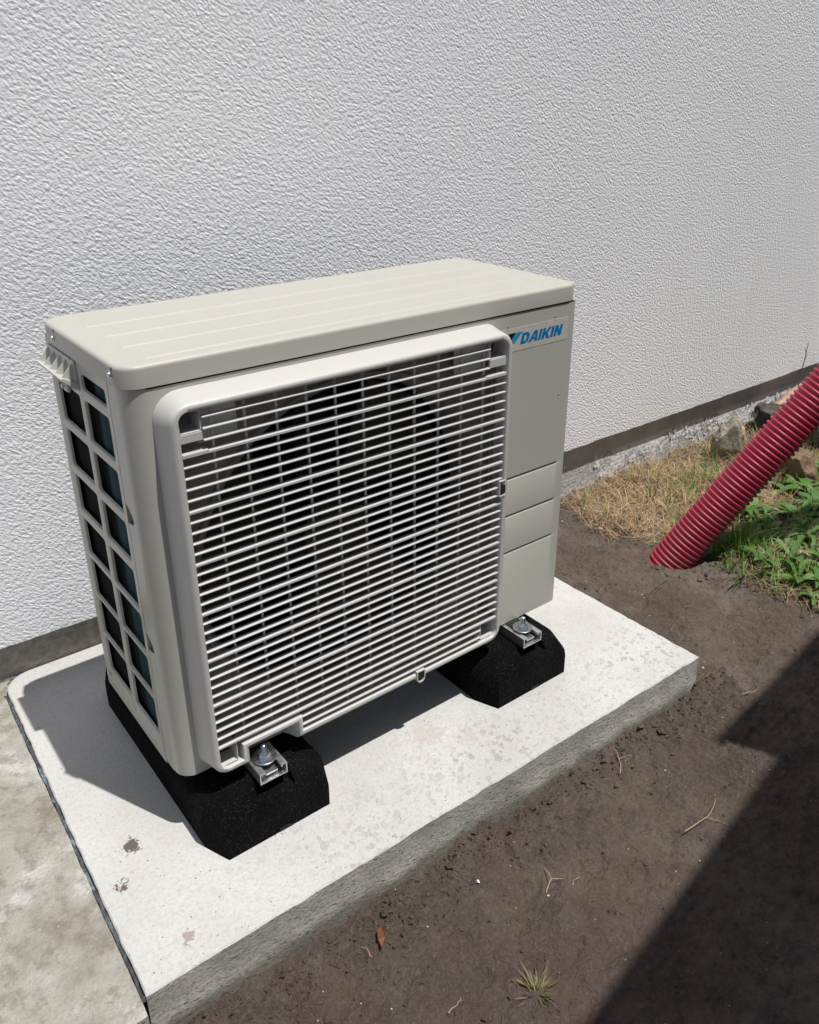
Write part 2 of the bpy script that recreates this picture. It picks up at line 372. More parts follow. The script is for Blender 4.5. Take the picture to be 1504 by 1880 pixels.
def soil_h(x, y):
    x = np.asarray(x, float); y = np.asarray(y, float)
    z = -.100 + .020 * fbm(x, y, 3.2, 3, 3) + .018 * fbm(x, y, 14, 11, 3)
    z += .007 * np.exp(-(((x - 1.50) / .07) ** 2 + ((y - .10) / .06) ** 2))
    cl = fbm(x, y, 40, 23, 4, .62); z += .0140 * np.maximum(cl, -.06) + .0042 * fbm(x, y, 105, 29, 2)
    near = np.exp(-((y + .25) / .07) ** 2) * (x < 1.2) + np.exp(-((x - 1.14) / .06) ** 2)
    lump = np.maximum(0, fbm(x, y, 55, 37, 3, .6)); z += near * (.024 * lump + .008)
    z += .012 * np.maximum(0, fbm(x + .3 * y, y, 85, 51, 2) - .12)
    # footprints, trodden smooth
    for (fx, fy, a, l, ww) in ((.62, -.52, .5, .13, .055), (1.28, .02, 1.1, .13, .05), (.95, -.42, -.2, .12, .05), (1.33, -.16, .8, .12, .05)):
        dx = (x - fx) * math.cos(a) + (y - fy) * math.sin(a); dy = -(x - fx) * math.sin(a) + (y - fy) * math.cos(a)
        z -= .009 * np.exp(-((dx / l) ** 4 + (dy / ww) ** 4))
    g = smooth(-.01, .07, x - gedge(y)); z += g * (.014 + .012 * fbm(x, y, 9, 71, 2))
    return z

# ------------------------------------------------------------------ SETTING
def grid_mesh(name, xs, ys, hf, mat):
    X, Y = np.meshgrid(xs, ys); Z = hf(X, Y); nx, ny = len(xs), len(ys)
    me = bpy.data.meshes.new(name); me.vertices.add(nx * ny); me.vertices.foreach_set('co', np.stack([X, Y, Z], -1).astype(np.float32).ravel())
    i = np.arange(nx - 1); j = np.arange(ny - 1); I, J = np.meshgrid(i, j); a = (J * nx + I).ravel()
    q = np.stack([a, a + 1, a + 1 + nx, a + nx], -1).astype(np.int32)
    me.loops.add(q.size); me.loops.foreach_set('vertex_index', q.ravel())
    me.polygons.add(len(q)); me.polygons.foreach_set('loop_start', np.arange(0, q.size, 4, dtype=np.int32)); me.update(calc_edges=True); me.shade_smooth()
    return link(name, me, mat)
def spaced(a, lo, hi, b, fine, coarse): return np.concatenate([np.linspace(a, lo, coarse, endpoint=False), np.arange(lo, hi, fine), np.linspace(hi, b, coarse)])
xs = spaced(-4, -.15, 2.05, 7, .0042, 60); ys = spaced(-5, -.86, .60, .70, .0042, 40)
ys = np.unique(np.round(ys, 5)); xs = np.unique(np.round(xs, 5))
tag(grid_mesh('soil_ground', xs, ys, soil_h, MT['soil']), kind='structure')
g = MB(); g.add([(-300, -300, -.22), (300, -300, -.22), (300, 300, -.22), (-300, 300, -.22)], [(0, 1, 2, 3)])
tag(g.obj('ground', MT['soil']), kind='structure')

# slab: wobbly outline, pale top, raw formwork side
def slab_outline(n=26):
    A = (-.160, -.213); B = (1.098, -.227); Cc = (1.090, .642); D = (-.138, .642); r = .055; pts = []
    def seg(p, q, k, amp, seed):
        for i in range(k):
            t = i / k; nrm = Vector((q[1] - p[1], p[0] - q[0])).normalized()
            wob = amp * float(fbm(np.array(t * 40.), np.array(seed * 1.), 1, seed, 3)) if i else 0
            pts.append((p[0] + (q[0] - p[0]) * t + nrm.x * wob, p[1] + (q[1] - p[1]) * t + nrm.y * wob))
    seg(A, B, 140, .0022, 1); seg(B, Cc, 90, .003, 2); seg(Cc, (D[0] + r, D[1]), 10, 0, 3)
    for k in range(8):
        a = math.radians(90 + 90 * k / 8); pts.append((D[0] + r + r * math.cos(a), D[1] - r + r * math.sin(a)))
    seg((D[0], D[1] - r), A, 90, .0018, 4)
    return pts
so_ = slab_outline(); mb = MB()
cen = (sum(p[0] for p in so_) / len(so_), sum(p[1] for p in so_) / len(so_))
def shrink(p, d): v = Vector((cen[0] - p[0], cen[1] - p[1])); v = Vector((math.copysign(min(abs(v.x), d), v.x), math.copysign(min(abs(v.y), d), v.y))); return (p[0] + v.x, p[1] + v.y)
mb.add([(*shrink(p, .0022), 0) for p in so_], [tuple(range(len(so_)))], 0)
mb.loft([[(*shrink(p, .0022), 0) for p in so_], [(*p, -.0022) for p in so_]], mi=0)
sides = []
for zz in (-.0022, -.012, -.03, -.05, -.07, -.09, -.115, -.2):
    lp = []
    for i, p in enumerate(so_):
        wv = .0022 * float(fbm(np.array(i * .35), np.array(zz * 60), 1, 91, 3)) - (.0 if zz > -.06 else .003)
        if zz == -.0022: wv = 0
        lp.append((p[0], p[1] + (wv if p[1] < 0 else 0), zz))
    sides.append(lp)
mb.loft(sides, mi=1)
slab = mb.obj('concrete_slab', [MT['slab'], MT['slabside']], smooth=40)
tag(slab, 'pale rectangular concrete slab carrying the beige outdoor unit', 'slab')
# older paving, left of the joint
mb = MB()
NX, NY = 46, 90
def pav_x(y):   # its edge follows the slab with chips
    e = np.interp(y, [-.225, .58, .645], [-.1665, -.1445, -.121]); return e + .0022 * float(fbm(np.array(y * 30), np.array(5.), 1, 7, 3))
rows = []
for j in range(NY + 1):
    y = -.232 + (.640 + .232) * j / NY
    row = []
    for i in range(NX + 1):
        t = i / NX; x = pav_x(y) - 2.2 * (t ** 2.2)
        z = -.006 + .0022 * float(fbm(np.array(x), np.array(y), 7, 19, 3)) - (.003 if i == 0 else 0) - (.004 if j == 0 else 0)
        yy = y - (.010 * float(fbm(np.array(x), np.array(1.), 9, 29, 3)) if j == 0 else 0)
        row.append((x, yy, z))
    rows.append(row)
fl = [p for r in rows for p in r]; W_ = NX + 1
mb.add(fl, [(j * W_ + i, j * W_ + i + 1, (j + 1) * W_ + i + 1, (j + 1) * W_ + i) for j in range(NY) for i in range(NX)], 0)
mb.loft([[rows[0][i] for i in range(W_)], [(rows[0][i][0], rows[0][i][1], -.2) for i in range(W_)]], closed=False, mi=1)
mb.loft([[rows[j][0] for j in range(NY + 1)], [(rows[j][0][0], rows[j][0][1], -.2) for j in range(NY + 1)]], closed=False, mi=1)
tag(mb.obj('paving', [MT['paving'], MT['slabside']], smooth=50), kind='structure')
# joint filler strip
mb = MB(); lp = [[], [], [], []]
NS = 260
for k in range(NS + 1):
    t = k / NS
    if t < .86:
        y = -.216 + (.575 + .216) * t / .86; xa = pav_x(y) + .0005; xb = np.interp(y, [-.213, .587], [-.160, -.138]) - .0005
        a, b = (xa, y), (xb, y)
    else:
        an = math.radians(180 - 95 * (t - .86) / .14); cx_, cy_ = -.083, .587
        a = (cx_ + .064 * math.cos(an), cy_ + .060 * math.sin(an)); b = (cx_ + .0555 * math.cos(an), cy_ + .0555 * math.sin(an))
    hh = -.005 + .006 * float(fbm(np.array(k * .21), np.array(1.), 1, 5, 3)) - .010 * max(0, float(fbm(np.array(k * .05), np.array(3.), 1, 8, 2)))
    hh = min(hh, .0005)
    jig = .0014 * float(fbm(np.array(k * .5), np.array(9.), 1, 6, 2))
    lp[0].append((a[0], a[1], -.05)); lp[1].append((a[0] + jig, a[1], hh)); lp[2].append((b[0] + jig, b[1], hh - .001)); lp[3].append((b[0], b[1], -.05))
mb.loft(lp, closed=False)
tag(mb.obj('joint_strip', MT['foam']), 'ragged blue grey foam strip squeezed between slab and old paving', 'joint filler')

# house wall
hw = empty('house_wall', (0, .614, 0), 'white stuccoed house wall rising behind the outdoor unit', 'wall')
mb = MB(); n = 700; bot = []; 
for i in range(n + 1):
    x = -2.5 + 9.5 * i / n
    zb_ = .0867 + .0028 * float(fbm(np.array(x), np.array(2.), 38, 13, 3)) + .004 * float(fbm(np.array(x), np.array(2.), 2.5, 14, 2)) + (.012 * max(0, -(x + .0) - .0) if x < 0 else 0)
    bot.append((x, zb_))
mb.loft([[(x, .034, z + .004) for x, z in bot], [(x, .004, z) for x, z in bot], [(x, 0, z + .003) for x, z in bot], [(x, -.0, z + .02) for x, z in bot], [(x, 0, 4.2) for x, z in bot]], closed=False)
mb.obj('stucco_coat', MT['stucco'], hw, smooth=40)
mb = MB(); mb.box(-2.5, 7, .03, .30, -.3, .6); mb.obj('plinth', MT['plinth'], hw)
mb = MB(); mb.box(-2.5, 7, .036, .30, .6, 4.2); mb.obj('masonry', MT['plinth'], hw)
# flakes of whitewash standing off the plinth
mb = MB(); r2 = random.Random(5)
for k in range(520):
    x = 1.5 + 2.0 * r2.random(); z = -.09 + .095 * r2.random() ** .8
    if float(fbm(np.array(x), np.array(z * 2), 9, 77, 3)) < .12 - .12 * (x - 1.6): continue
    s = r2.uniform(.003, .011); a = r2.random() * 6
    mb.add([(x + s * r2.uniform(.5, 1) * math.cos(a + q), .03 - r2.uniform(.001, .005), z + s * r2.uniform(.5, 1) * math.sin(a + q)) for q in (0, 1.3, 2.6, 3.9, 5.1)], [(0, 1, 2, 3, 4)])
tag(mb.obj('whitewash_flakes', MT['chip'], hw), kind='stuff')

# neighbouring shed, outside the frame, whose roof shades the soil
sh = empty('garden_shed', (2.2, -2.3, -.1), 'dark timber shed with a flat felt roof across the yard', 'shed')
h = 2.7
def up(x, y): return (x + .14 * (h + .1) - 2.2, y - .312 * (h + .1) + 2.3)
rf = [up(3.2, -.063), up(1.571, -.268), up(.999, -.340), up(1.051, -.446), up(.334, -.569), up(-.35, -.686), (-1.9, -1.9), (3.4, -1.9)]
mb = MB(); mb.loft([[(*p, h) for p in rf], [(*p, h + .08) for p in rf]], cap0=True, cap1=True); mb.obj('roof', MT['felt'], sh)
mb = MB(); mb.box(-1.0, 2.9, -1.7, .85, 0, h); mb.obj('board_wall', MT['shed'], sh)

# ------------------------------------------------------------------ OUTDOOR UNIT
U = empty('outdoor_unit', (0, 0, .1245), 'beige heat pump outdoor unit with slatted fan grille by the white wall', 'outdoor unit', rz=.0011)
UZ = -.1245      # geometry below is given at slab height 0; shift into the Empty's frame
def off(mb): mb.v = [(p[0], p[1], p[2] + UZ) for p in mb.v]; return mb
W0, D0, ZL, ZT, ZB = .87, .3445, .7857, .8178, .1245
# lid
mb = MB(); RL = [.042, .034, .03, .026]   # corners (x1,y1),(x0,y1),(x0,y0),(x1,y0)
def lidloop(d, z): return [(x, y, z) for x, y in rrect(d, W0 - d, d, D0 - d, [max(r - d, .004) for r in RL], 8)]
loops = [lidloop(.004, ZL + .004), lidloop(.0012, ZL), lidloop(0, ZL + .001)]
R_ = .0065
loops += [lidloop(.0, ZT - R_ - .0)]
loops += [lidloop(R_ * (1 - math.cos(math.radians(a))), ZT - R_ + R_ * math.sin(math.radians(a))) for a in (15, 30, 45, 60, 75, 90)]
loops += [lidloop(.0175, ZT), lidloop(.021, ZT - .0006), lidloop(.026, ZT - .0006)]
mb.loft(loops, cap1=True)
lid = off(mb).obj('lid', MT['lid'], U, smooth=50)
for i, (y, xa, xb) in enumerate(((.245, .036, .835), (.1725, .037, .837), (.1025, .038, .839), (.033, .041, .841))):
    mb = MB(); prof = [(-.0062, -.0008), (-.0042, .0008), (-.0016, .0022), (.0016, .0022), (.0042, .0008), (.0062, -.0008)]
    lps = []
    for (x, s) in ((xa, .05), (xa + .003, .7), (xa + .008, 1), (xb - .008, 1), (xb - .003, .7), (xb, .05)):
        lps.append([(x, y + py * s, ZT - .0006 + pz * s) for py, pz in prof])
    mb.loft(lps, closed=False); off(mb).obj('rib', MT['lid'], lid, smooth=60)
def screw(loc, axis, parent, r=.0042, name='screw'):
    mb = MB(); q = Vector((0, 0, 1)).rotation_difference(Vector(axis)).to_matrix()
    def L(rr, z, n=12): return [Vector(loc) + q @ Vector((rr * math.cos(2 * PI * k / n), rr * math.sin(2 * PI * k / n), z)) for k in range(n)]
    mb.loft([L(r * 1.35, 0), L(r * 1.35, .0008), L(r * .95, .001), L(r * .95, .003), L(r * .7, .0038), L(r * .3, .0030)], cap1=True)
    return off(mb).obj(name, MT['zinc'], parent, smooth=35)
screw((-.0002, .277, .8005), (-1, 0, 0), lid); screw((-.0002, .033, .8035), (-1, 0, 0), lid)
# lifting slots above the screws
for y in (.271, .027):
    mb = MB(); mb.box(-.0006, .0006, y, y + .0012, .8095, .8145); off(mb).obj('seam_mark', MT['dark'], lid)

# front panel with the fan opening
IN, YF = .003, .002
CXF, CZF, RF = .355, .450, .283
mb = MB(); mb2 = MB()
def frontgrid():
    xL, xR, z0, z1 = .033, .706, ZB, ZL - .0024
    n = 96; outer = []; circ = []
    for k in range(n):
        a = 2 * PI * k / n; c, s = math.cos(a), math.sin(a)
        tx = ((xR if c > 0 else xL) - CXF) / c if abs(c) > 1e-6 else 1e9; tz = ((z1 if s > 0 else z0) - CZF) / s if abs(s) > 1e-6 else 1e9
        t = min(tx, tz); outer.append((CXF + t * c, YF, CZF + t * s)); circ.append((c, s))
    for cx_, cz_ in ((xL, z0), (xL, z1), (xR, z0), (xR, z1)):      # snap to corners
        i = min(range(n), key=lambda i: (outer[i][0] - cx_) ** 2 + (outer[i][2] - cz_) ** 2); outer[i] = (cx_, YF, cz_)
    def ring(r, y): return [(CXF + r * c, y, CZF + r * s) for c, s in circ]
    gx0, gx1, gz0_, gz1_ = .050, .655, .1345, .762; rectp = []
    for k in range(n):
        c, s = circ[k]; tx = ((gx1 if c > 0 else gx0) - CXF) / c if abs(c) > 1e-6 else 1e9; tz = ((gz1_ if s > 0 else gz0_) - CZF) / s if abs(s) > 1e-6 else 1e9
        t = min(tx, tz); rectp.append((CXF + t * c, YF, CZF + t * s))
    for cx_, cz_ in ((gx0, gz0_), (gx0, gz1_), (gx1, gz0_), (gx1, gz1_)):
        i = min(range(n), key=lambda i: (rectp[i][0] - cx_) ** 2 + (rectp[i][2] - cz_) ** 2); rectp[i] = (cx_, YF, cz_)
    mb.loft([outer, rectp])
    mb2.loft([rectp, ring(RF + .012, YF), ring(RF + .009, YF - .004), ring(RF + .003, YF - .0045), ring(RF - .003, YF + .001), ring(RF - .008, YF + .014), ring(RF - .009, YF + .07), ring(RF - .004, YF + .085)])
frontgrid()
# right field with three pressed grooves
gz = [.4595, .378, .2945]; gx0, gx1 = .706, .843
xsR = [.706, .841, .8445, W0 - IN - .006, W0 - IN - .0018, W0 - IN]
ysR = [YF, YF, YF, YF, YF + .0018, YF + .006]
zlist = [ZB]
for z in sorted(gz): zlist += [z - .0042, z - .0030, z - .0006, z + .0022, z + .0034]
zlist += [ZL - .0024]
def gdep(z):
    for q in gz:
        d = z - q
        if abs(d + .0030) < 1e-6: return .0006
        if abs(d + .0006) < 1e-6: return .0034
        if abs(d - .0022) < 1e-6: return .0036
    return 0
cols = []
for x, y in zip(xsR, ysR):
    cols.append([(x, y + (gdep(z) if x <= .842 else 0), z) for z in zlist])
mb.loft(cols, closed=False)
mb.loft([[(W0 - IN, YF + .006, z) for z in (ZB, ZL - .0024)], [(W0 - IN, D0 - .01, z) for z in (ZB, ZL - .0024)]], closed=False)
# left corner radius down to the seam, with two thumb notches cut in its edge
r = .030; arc = [(IN + r - r * math.sin(math.radians(a)), YF + r - r * math.cos(math.radians(a))) for a in range(0, 91, 9)]
# the lower end of the corner is bevelled inward
def cz0(i): return ZB
zz = [ZB, ZB + .004, ZL - .0010]
mb.loft([[(x, y, z) if z > ZB else (x + .001 * (i / 10), y, z) for z in zz] for i, (x, y) in enumerate(arc)], closed=False)
def seam_y(z):
    for top, bot in ((.602, .570), (.379, .347)):
        if bot <= z <= top:
            t = (z - bot) / (top - bot); return .0645 - .024 * (math.sin(PI * t ** .62) ** .75)
    return .0645
zs_ = sorted(set([ZB, ZL - .001] + [b + (t_ - b) * k / 14 for t_, b in ((.602, .570), (.379, .347)) for k in range(15)]))
e0 = [(IN, YF + r, z) for z in zs_]; e1 = [(IN, seam_y(z), z) for z in zs_]; e2 = [(IN + .0015, seam_y(z), z) for z in zs_]; e3 = [(IN + .0017, YF + r + .001, z) for z in zs_]
mb.loft([e0, e1, e2, e3], closed=False)
front = off(mb).obj('front_panel', MT['beige'], U, smooth=40)
off(mb2).obj('shade_tinted_shroud', MT['shade_tint'], U, smooth=40)  # panel zone and fan ring behind the slats, shade put into the colour
mb = MB(); mb.box(IN + .0065, IN + .0085, .030, .075, ZB + .004, ZL); off(mb).obj('inner_flange', MT['beige'], front)
mb = MB(); mb.loft([[(x, y, z) for x, y in rrect(.007, W0 - .007, .0065, D0 - .012, .026, 6)] for z in (ZL - .02, ZL + .012)]); off(mb).obj('lid_gap_shade', MT['dark'], U)  # black band painting the shadow gap below the lid
for x, z in ((.691, .760), (.811, .7605), (.835, .603)):
    mb = MB(); mb.loft([[(x + .0017 * math.cos(a * PI / 5), YF - .0004, z + .0017 * math.sin(a * PI / 5)) for a in range(10)]], cap0=True)
    h_ = off(mb).obj('pilot_hole', MT['dark'], front)
    mb = MB(); mb.box(x - .0014, x + .0006, YF - .0012, YF + .0002, z - .0030, z - .0016); off(mb).obj('burr', MT['chip'], front)
# badge
mb = MB(); mb.loft([[(x, YF - .0002, z) for x, z in rrect(.674, .8475, .7135, .7575, .002, 3)], [(x, YF - .0004, z) for x, z in rrect(.6745, .847, .714, .757, .002, 3)]], cap1=True)
badge = off(mb).obj('badge', MT['badge'], front)
HL = .0195
def glyph(name, polys, x, z, mat, sx=1.0):
    mb = MB()
    for outer, *holes in polys:
        vs = [Vector((a, b, 0)) for l in (outer, *holes) for a, b in l]
        fs = tessellate_polygon([[Vector((a, b, 0)) for a, b in l] for l in (outer, *holes)])
        P = [(x + (v.x * sx + .26 * v.y) * HL, YF - .0008, z + v.y * HL) for v in vs]
        mb.add(P, fs)
        for l0 in (outer, *holes):
            lp = [(x + (a * sx + .26 * b) * HL, z + b * HL) for a, b in l0]
            mb.loft([[(a, YF - .0008, b) for a, b in lp], [(a, YF - .0003, b) for a, b in lp]])
    return off(mb).obj(name, mat, badge)
GL = {'D': [([(0, 0), (0, 1), (.55, 1), (.80, .92), (.95, .72), (.97, .45), (.86, .18), (.62, .02), (.5, 0)], [(.33, .2), (.33, .8), (.48, .8), (.61, .7), (.65, .5), (.6, .3), (.47, .2)])],
      'A': [([(-.12, 0), (.42, 1), (.78, 1), (.98, 0), (.65, 0), (.61, .2), (.33, .2), (.23, 0)], [(.42, .39), (.58, .74), (.62, .39)])],
      'I': [([(0, 0), (0, 1), (.31, 1), (.31, 0)],)],
      'K': [([(0, 0), (0, 1), (.31, 1), (.31, .60), (.68, 1), (1.04, 1), (.60, .54), (.98, 0), (.62, 0), (.36, .40), (.31, .35), (.31, 0)],)],
      'N': [([(0, 0), (0, 1), (.33, 1), (.62, .46), (.62, 1), (.92, 1), (.92, 0), (.60, 0), (.30, .55), (.30, 0)],)]}
X_ = .7225
for ch, adv in (('D', 1.06), ('A', 1.07), ('I', .42), ('K', 1.08), ('I', .42), ('N', 1)):
    glyph('letter', GL[ch], X_, .7255, MT['blue'], 1.09); X_ += adv * HL * 1.09
mb = MB(); mb.add([(.7, YF - .0008, .7485), (.7265, YF - .0008, .7485), (.7075, YF - .0008, .729), (.6995, YF - .0008, .7375)], [(0, 3, 2, 1)]); 
mb.v = [(.7135, YF - .0008, .7485), (.7275, YF - .0008, .7485), (.7075, YF - .0008, .7285), (.7005, YF - .0008, .7365)]
off(mb).obj('emblem', MT['cyan'], badge)
mb = MB(); mb.add([(.692, YF - .0008, .7485), (.7115, YF - .0008, .7485), (.7, YF - .0008, .7365)], [(0, 2, 1)]); off(mb).obj('emblem', MT['black'], badge)

# left side panel with two columns of moulded openings
mb = MB()
def cell(y0, y1, z0, z1, hy0, hy1, hz0, hz1, rad=.006, dep=.0045):
    n = 5; hole = rrect(hy0, hy1, hz0, hz1, rad, n)
    def on_rect(y, z):
        i = hole.index((y, z)); q = i // (n + 1); k = i % (n + 1) / n
        c = {0: (y1, z1), 1: (y0, z1), 2: (y0, z0), 3: (y1, z0)}[q]; return c
    lp_o = [on_rect(*p) for p in hole]
    xs_ = [(IN, 0.0022), (IN + .0012, .0006), (IN + .003, .0002), (IN + dep, -.0004)]
    loops = [[(IN, y, z) for y, z in lp_o]]
    for x, d in xs_:
        loops.append([(x, y, z) for y, z in rrect(hy0 - d, hy1 + d, hz0 - d, hz1 + d, rad, n)])
    mb.loft(loops)
rows_f = [(.767, .742), (.7255, .660), (.6435, .578), (.5615, .4965), (.480, .412), (.4015, .328), (.3205, .2465), (.2380, .166)]
zt_ = [ZL + .006] + [(rows_f[i][1] + rows_f[i + 1][0]) / 2 for i in range(7)] + [ZB - .008]
YS, YM, YB = .0665, .1945, D0 - .007
for i, (a, b) in enumerate(rows_f):
    cell(YS, YM, zt_[i + 1], zt_[i], .0815, .1835, b, a)
    if i == 0:
        mb.add([(IN, YM, zt_[1]), (IN, YB, zt_[1]), (IN, YB, zt_[0]), (IN, YM, zt_[0])], [(0, 1, 2, 3)])
    else:
        cell(YM, YB, zt_[i + 1], zt_[i], .2045, .309, b, a)
# rear corner return
arc = [(IN + .008 - .008 * math.cos(math.radians(a)), YB + .008 * math.sin(math.radians(a))) for a in range(0, 91, 15)] + [(.06, YB + .008)]
mb.loft([[(x, y, z) for z in (ZB - .008, ZL + .006)] for x, y in arc], closed=False)
mb.add([(IN, YS, ZB - .008), (IN + .006, YS, ZB - .008), (IN + .006, YS, ZL), (IN, YS, ZL)], [(0, 1, 2, 3)])
mb.add([(IN, YS, ZB - .008), (IN, YB, ZB - .008), (IN + .012, YB, ZB - .008), (IN + .012, YS, ZB - .008)], [(0, 1, 2, 3)])
side = off(mb).obj('side_panel', MT['beige'], U, smooth=40)
screw((IN - .0002, .317, .150), (-1, 0, 0), side); 
# hand grip near the top rear corner of the side
gp = MB()
gp.box(-.0005, .0028, .196, .322, .7475, .7825)
gp.loft([[(IN, y, .735), (IN - .001, y, .737), (-.005, y, .7425), (-.018, y, .7535), (-.0215, y, .7560), (-.0215, y, .7590), (-.0185, y, .7600), (-.004, y, .7525), (IN, y, .751)] for y in (.196, .199, .318, .321)], cap0=True, cap1=True)
grip = off(gp).obj('hand_grip', MT['plastic'], side, smooth=30, bevel=.0006)
for k in range(5):
    y = .2005 + k * .0285
    mb = MB(); mb.add([(-.0005, y, .779), (-.0005, y, .7500), (-.0195, y, .7590), (-.0005, y + .0018, .779), (-.0005, y + .0018, .7500), (-.0195, y + .0018, .7590)], [(0, 1, 2), (5, 4, 3), (0, 2, 5, 3), (1, 4, 5, 2), (0, 3, 4, 1)])
    off(mb).obj('fin', MT['plastic'], grip)
mb = MB(); mb.box(-.003, IN, .242, .262, .722, .739); off(mb).obj('grip_tab', MT['plastic'], grip, bevel=.002)
screw((-.003, .256, .7305), (-1, 0, 0), grip, .0036)

# interior
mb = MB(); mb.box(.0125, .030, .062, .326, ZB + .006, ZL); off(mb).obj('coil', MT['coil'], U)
mb = MB(); mb.box(.03, W0 - IN - .002, D0 - .012, D0 - .008, ZB, ZL); mb.box(.012, W0 - .006, .012, D0 - .012, ZB - .004, ZB + .004)
mb.box(.655, .659, .03, D0 - .014, ZB + .004, ZL)
off(mb).obj('casing', MT['dark'], U)
fan = MB(); fan.loft([[(CXF + r_ * math.cos(2 * PI * k / 32), y_, CZF + r_ * math.sin(2 * PI * k / 32)) for k in range(32)] for r_, y_ in ((.02, .045), (.055, .048), (.068, .058), (.070, .12))], cap0=True)
fano = off(fan).obj('fan_hub', MT['fan'], U, smooth=40)
for b in range(3):
    mb = MB(); lps = []
    for i in range(9):
        rr = .06 + .205 * i / 8; a0 = 2 * PI * b / 3 + .9 - .25 * (i / 8) ** 1.5; span = 1.05 + .25 * i / 8
        lps.append([(CXF + rr * math.cos(a0 + span * (j / 8 - .5)), .085 + (.045 if i < 1 else .045) * (.5 - j / 8) * 1.2, CZF + rr * math.sin(a0 + span * (j / 8 - .5))) for j in range(9)])
    mb.loft(lps, closed=False); off(mb).obj('fan_blade', MT['fan'], fano, smooth=60)
mb = MB(); mb.box(CXF - .035, CXF + .035, .13, .24, ZB, ZL); off(mb).obj('motor_mount', MT['dark'], U)

# grille -------------------------------------------------------
GX0, GX1, GZ0, GZ1 = .0465, .6635, .138, .7645
def gloop(d, y, r=.024):
    x0, x1, z0, z1 = GX0 + d, GX1 - d, GZ0 + d, GZ1 - d; R = max(r - d, .006)
    o = []
    def arc(cx_, cz_, a0, a1, n=7):
        for k in range(n + 1):
            a = math.radians(a0 + (a1 - a0) * k / n); o.append((cx_ + R * math.cos(a), y, cz_ + R * math.sin(a)))
    arc(x1 - R, z1 - R, 0, 90); arc(x0 + R, z1 - R, 90, 180); arc(x0 + R, z0 + R, 180, 270)
    na, nb, nt = .1045 - d, .1985 + d, .1695 + d
    for (px, pz, s1, s2) in ((na, z0, -1, 0), (na, nt, 0, 0), (nb, nt, 0, 0), (nb, z0, 0, 1)):
        o.append((px, y, pz))
    arc(x1 - R, z0 + R, 270, 360)
    return o
mb = MB(); YG = -.040
loops = [gloop(-.0115, YF - .0003, .03), gloop(-.0075, -.012, .03), gloop(-.0035, -.030, .027), gloop(-.002, -.036, .026), gloop(.0002, -.0388, .025), gloop(.0024, YG, .024),
         gloop(.0074, YG, .024), gloop(.0085, -.0388, .023), gloop(.0090, -.036, .023), gloop(.0095, -.010, .023)]
mb.loft(loops); gr = off(mb).obj('grille', MT['plastic'], U, smooth=50)
OX0, OX1 = GX0 + .009, GX1 - .009
def slat_mesh(th, dep, x0, x1, name):
    m_ = MB(); pr = [(0, 0), (0, -th), (.0012, -th - .0002), (dep, -th + .0006), (dep, .0004), (.0010, .0007)]
    m_.loft([[(x0, y, z) for y, z in pr], [(x1, y, z) for y, z in pr]], cap0=True, cap1=True); return m_.mesh(name)
step = (.744 - .191) / 33
ME = dict(full=slat_mesh(.0014, .0092, OX0 + .0002, OX1 - .0002, 'slat'), thick=slat_mesh(.0032, .0105, OX0 + .0002, OX1 - .0002, 'slat'),
          short=slat_mesh(.0014, .0092, .089, .6145, 'slat'), low=slat_mesh(.0014, .0092, .2085, .6145, 'slat'))
for m_ in ME.values(): m_.materials.append(MT['plastic'])
YSL = -.0375
for i in range(36):
    z = .744 - step * i
    if i >= 34: key = 'low'
    elif i < 3: key = 'short'
    elif i % 5 == 3: key = 'thick'
    else: key = 'full'
    o = bpy.data.objects.new('slat', ME[key]); C.objects.link(o); o.parent = gr; o.location = (0, YSL, z + UZ)
for k in range(11):
    x = .1062 + .0503 * k
    mb = MB(); z0 = GZ0 + .008 if x > .205 or x < .098 else .1785
    mb.box(x - .0013, x + .0013, YSL + .0096, YSL + .0135, z0, GZ1 - .008); off(mb).obj('bar', MT['plastic'], gr)
def tube_cell(x0, x1, z0, z1, plate=None):
    mb = MB(); t = .0014; y0, y1 = -.034, -.003
    mb.loft([[(x, y0, z) for x, z in rrect(x0, x1, z0, z1, .003, 2)], [(x, y0, z) for x, z in rrect(x0 + t, x1 - t, z0 + t, z1 - t, .002, 2)], [(x, y1, z) for x, z in rrect(x0 + t, x1 - t, z0 + t, z1 - t, .002, 2)]])
    mb.loft([[(x, y0, z) for x, z in rrect(x0, x1, z0, z1, .003, 2)], [(x, y1, z) for x, z in rrect(x0, x1, z0, z1, .003, 2)]])
    if plate: mb.box(plate[0], plate[1], y0 - .0015, y0 + .002, plate[2], plate[3])
    return off(mb).obj('corner_socket', MT['plastic'], gr)
tube_cell(OX0 + .0005, .088, .7235, .7545, (OX0 + .0004, .088, .7115, .7232)); tube_cell(.6155, OX1 - .0005, .7235, .7545, (.6155, OX1 - .0004, .7095, .7232))
tube_cell(OX0 + .0005, .088, .1485, .1865); tube_cell(.6155, OX1 - .0005, .1485, .1865)
# widened ends of the first full slat
for x0, x1 in ((OX0 + .0003, .094), (.607, OX1 - .0003)):
    mb = MB(); z = .744 - 3 * step; mb.box(x0, x1, YSL - .0008, YSL + .016, z - .0032, z + .0026); off(mb).obj('slat_end', MT['plastic'], gr, bevel=.0008)
for x0, x1, z0, z1 in ((.121, .141, .7395, .752),):
    mb = MB(); mb.box(x0, x1, .0006, .0014, z0, z1); off(mb).obj('vent_slot', MT['black'], gr)
# flat backing plates in the upper corners behind the slats
for x0, x1 in ((.0885, .150), (.553, .615)):
    mb = MB(); mb.box(x0, x1, -.0145, -.012, .6985, .756); off(mb).obj('corner_plate', MT['plastic'], gr)
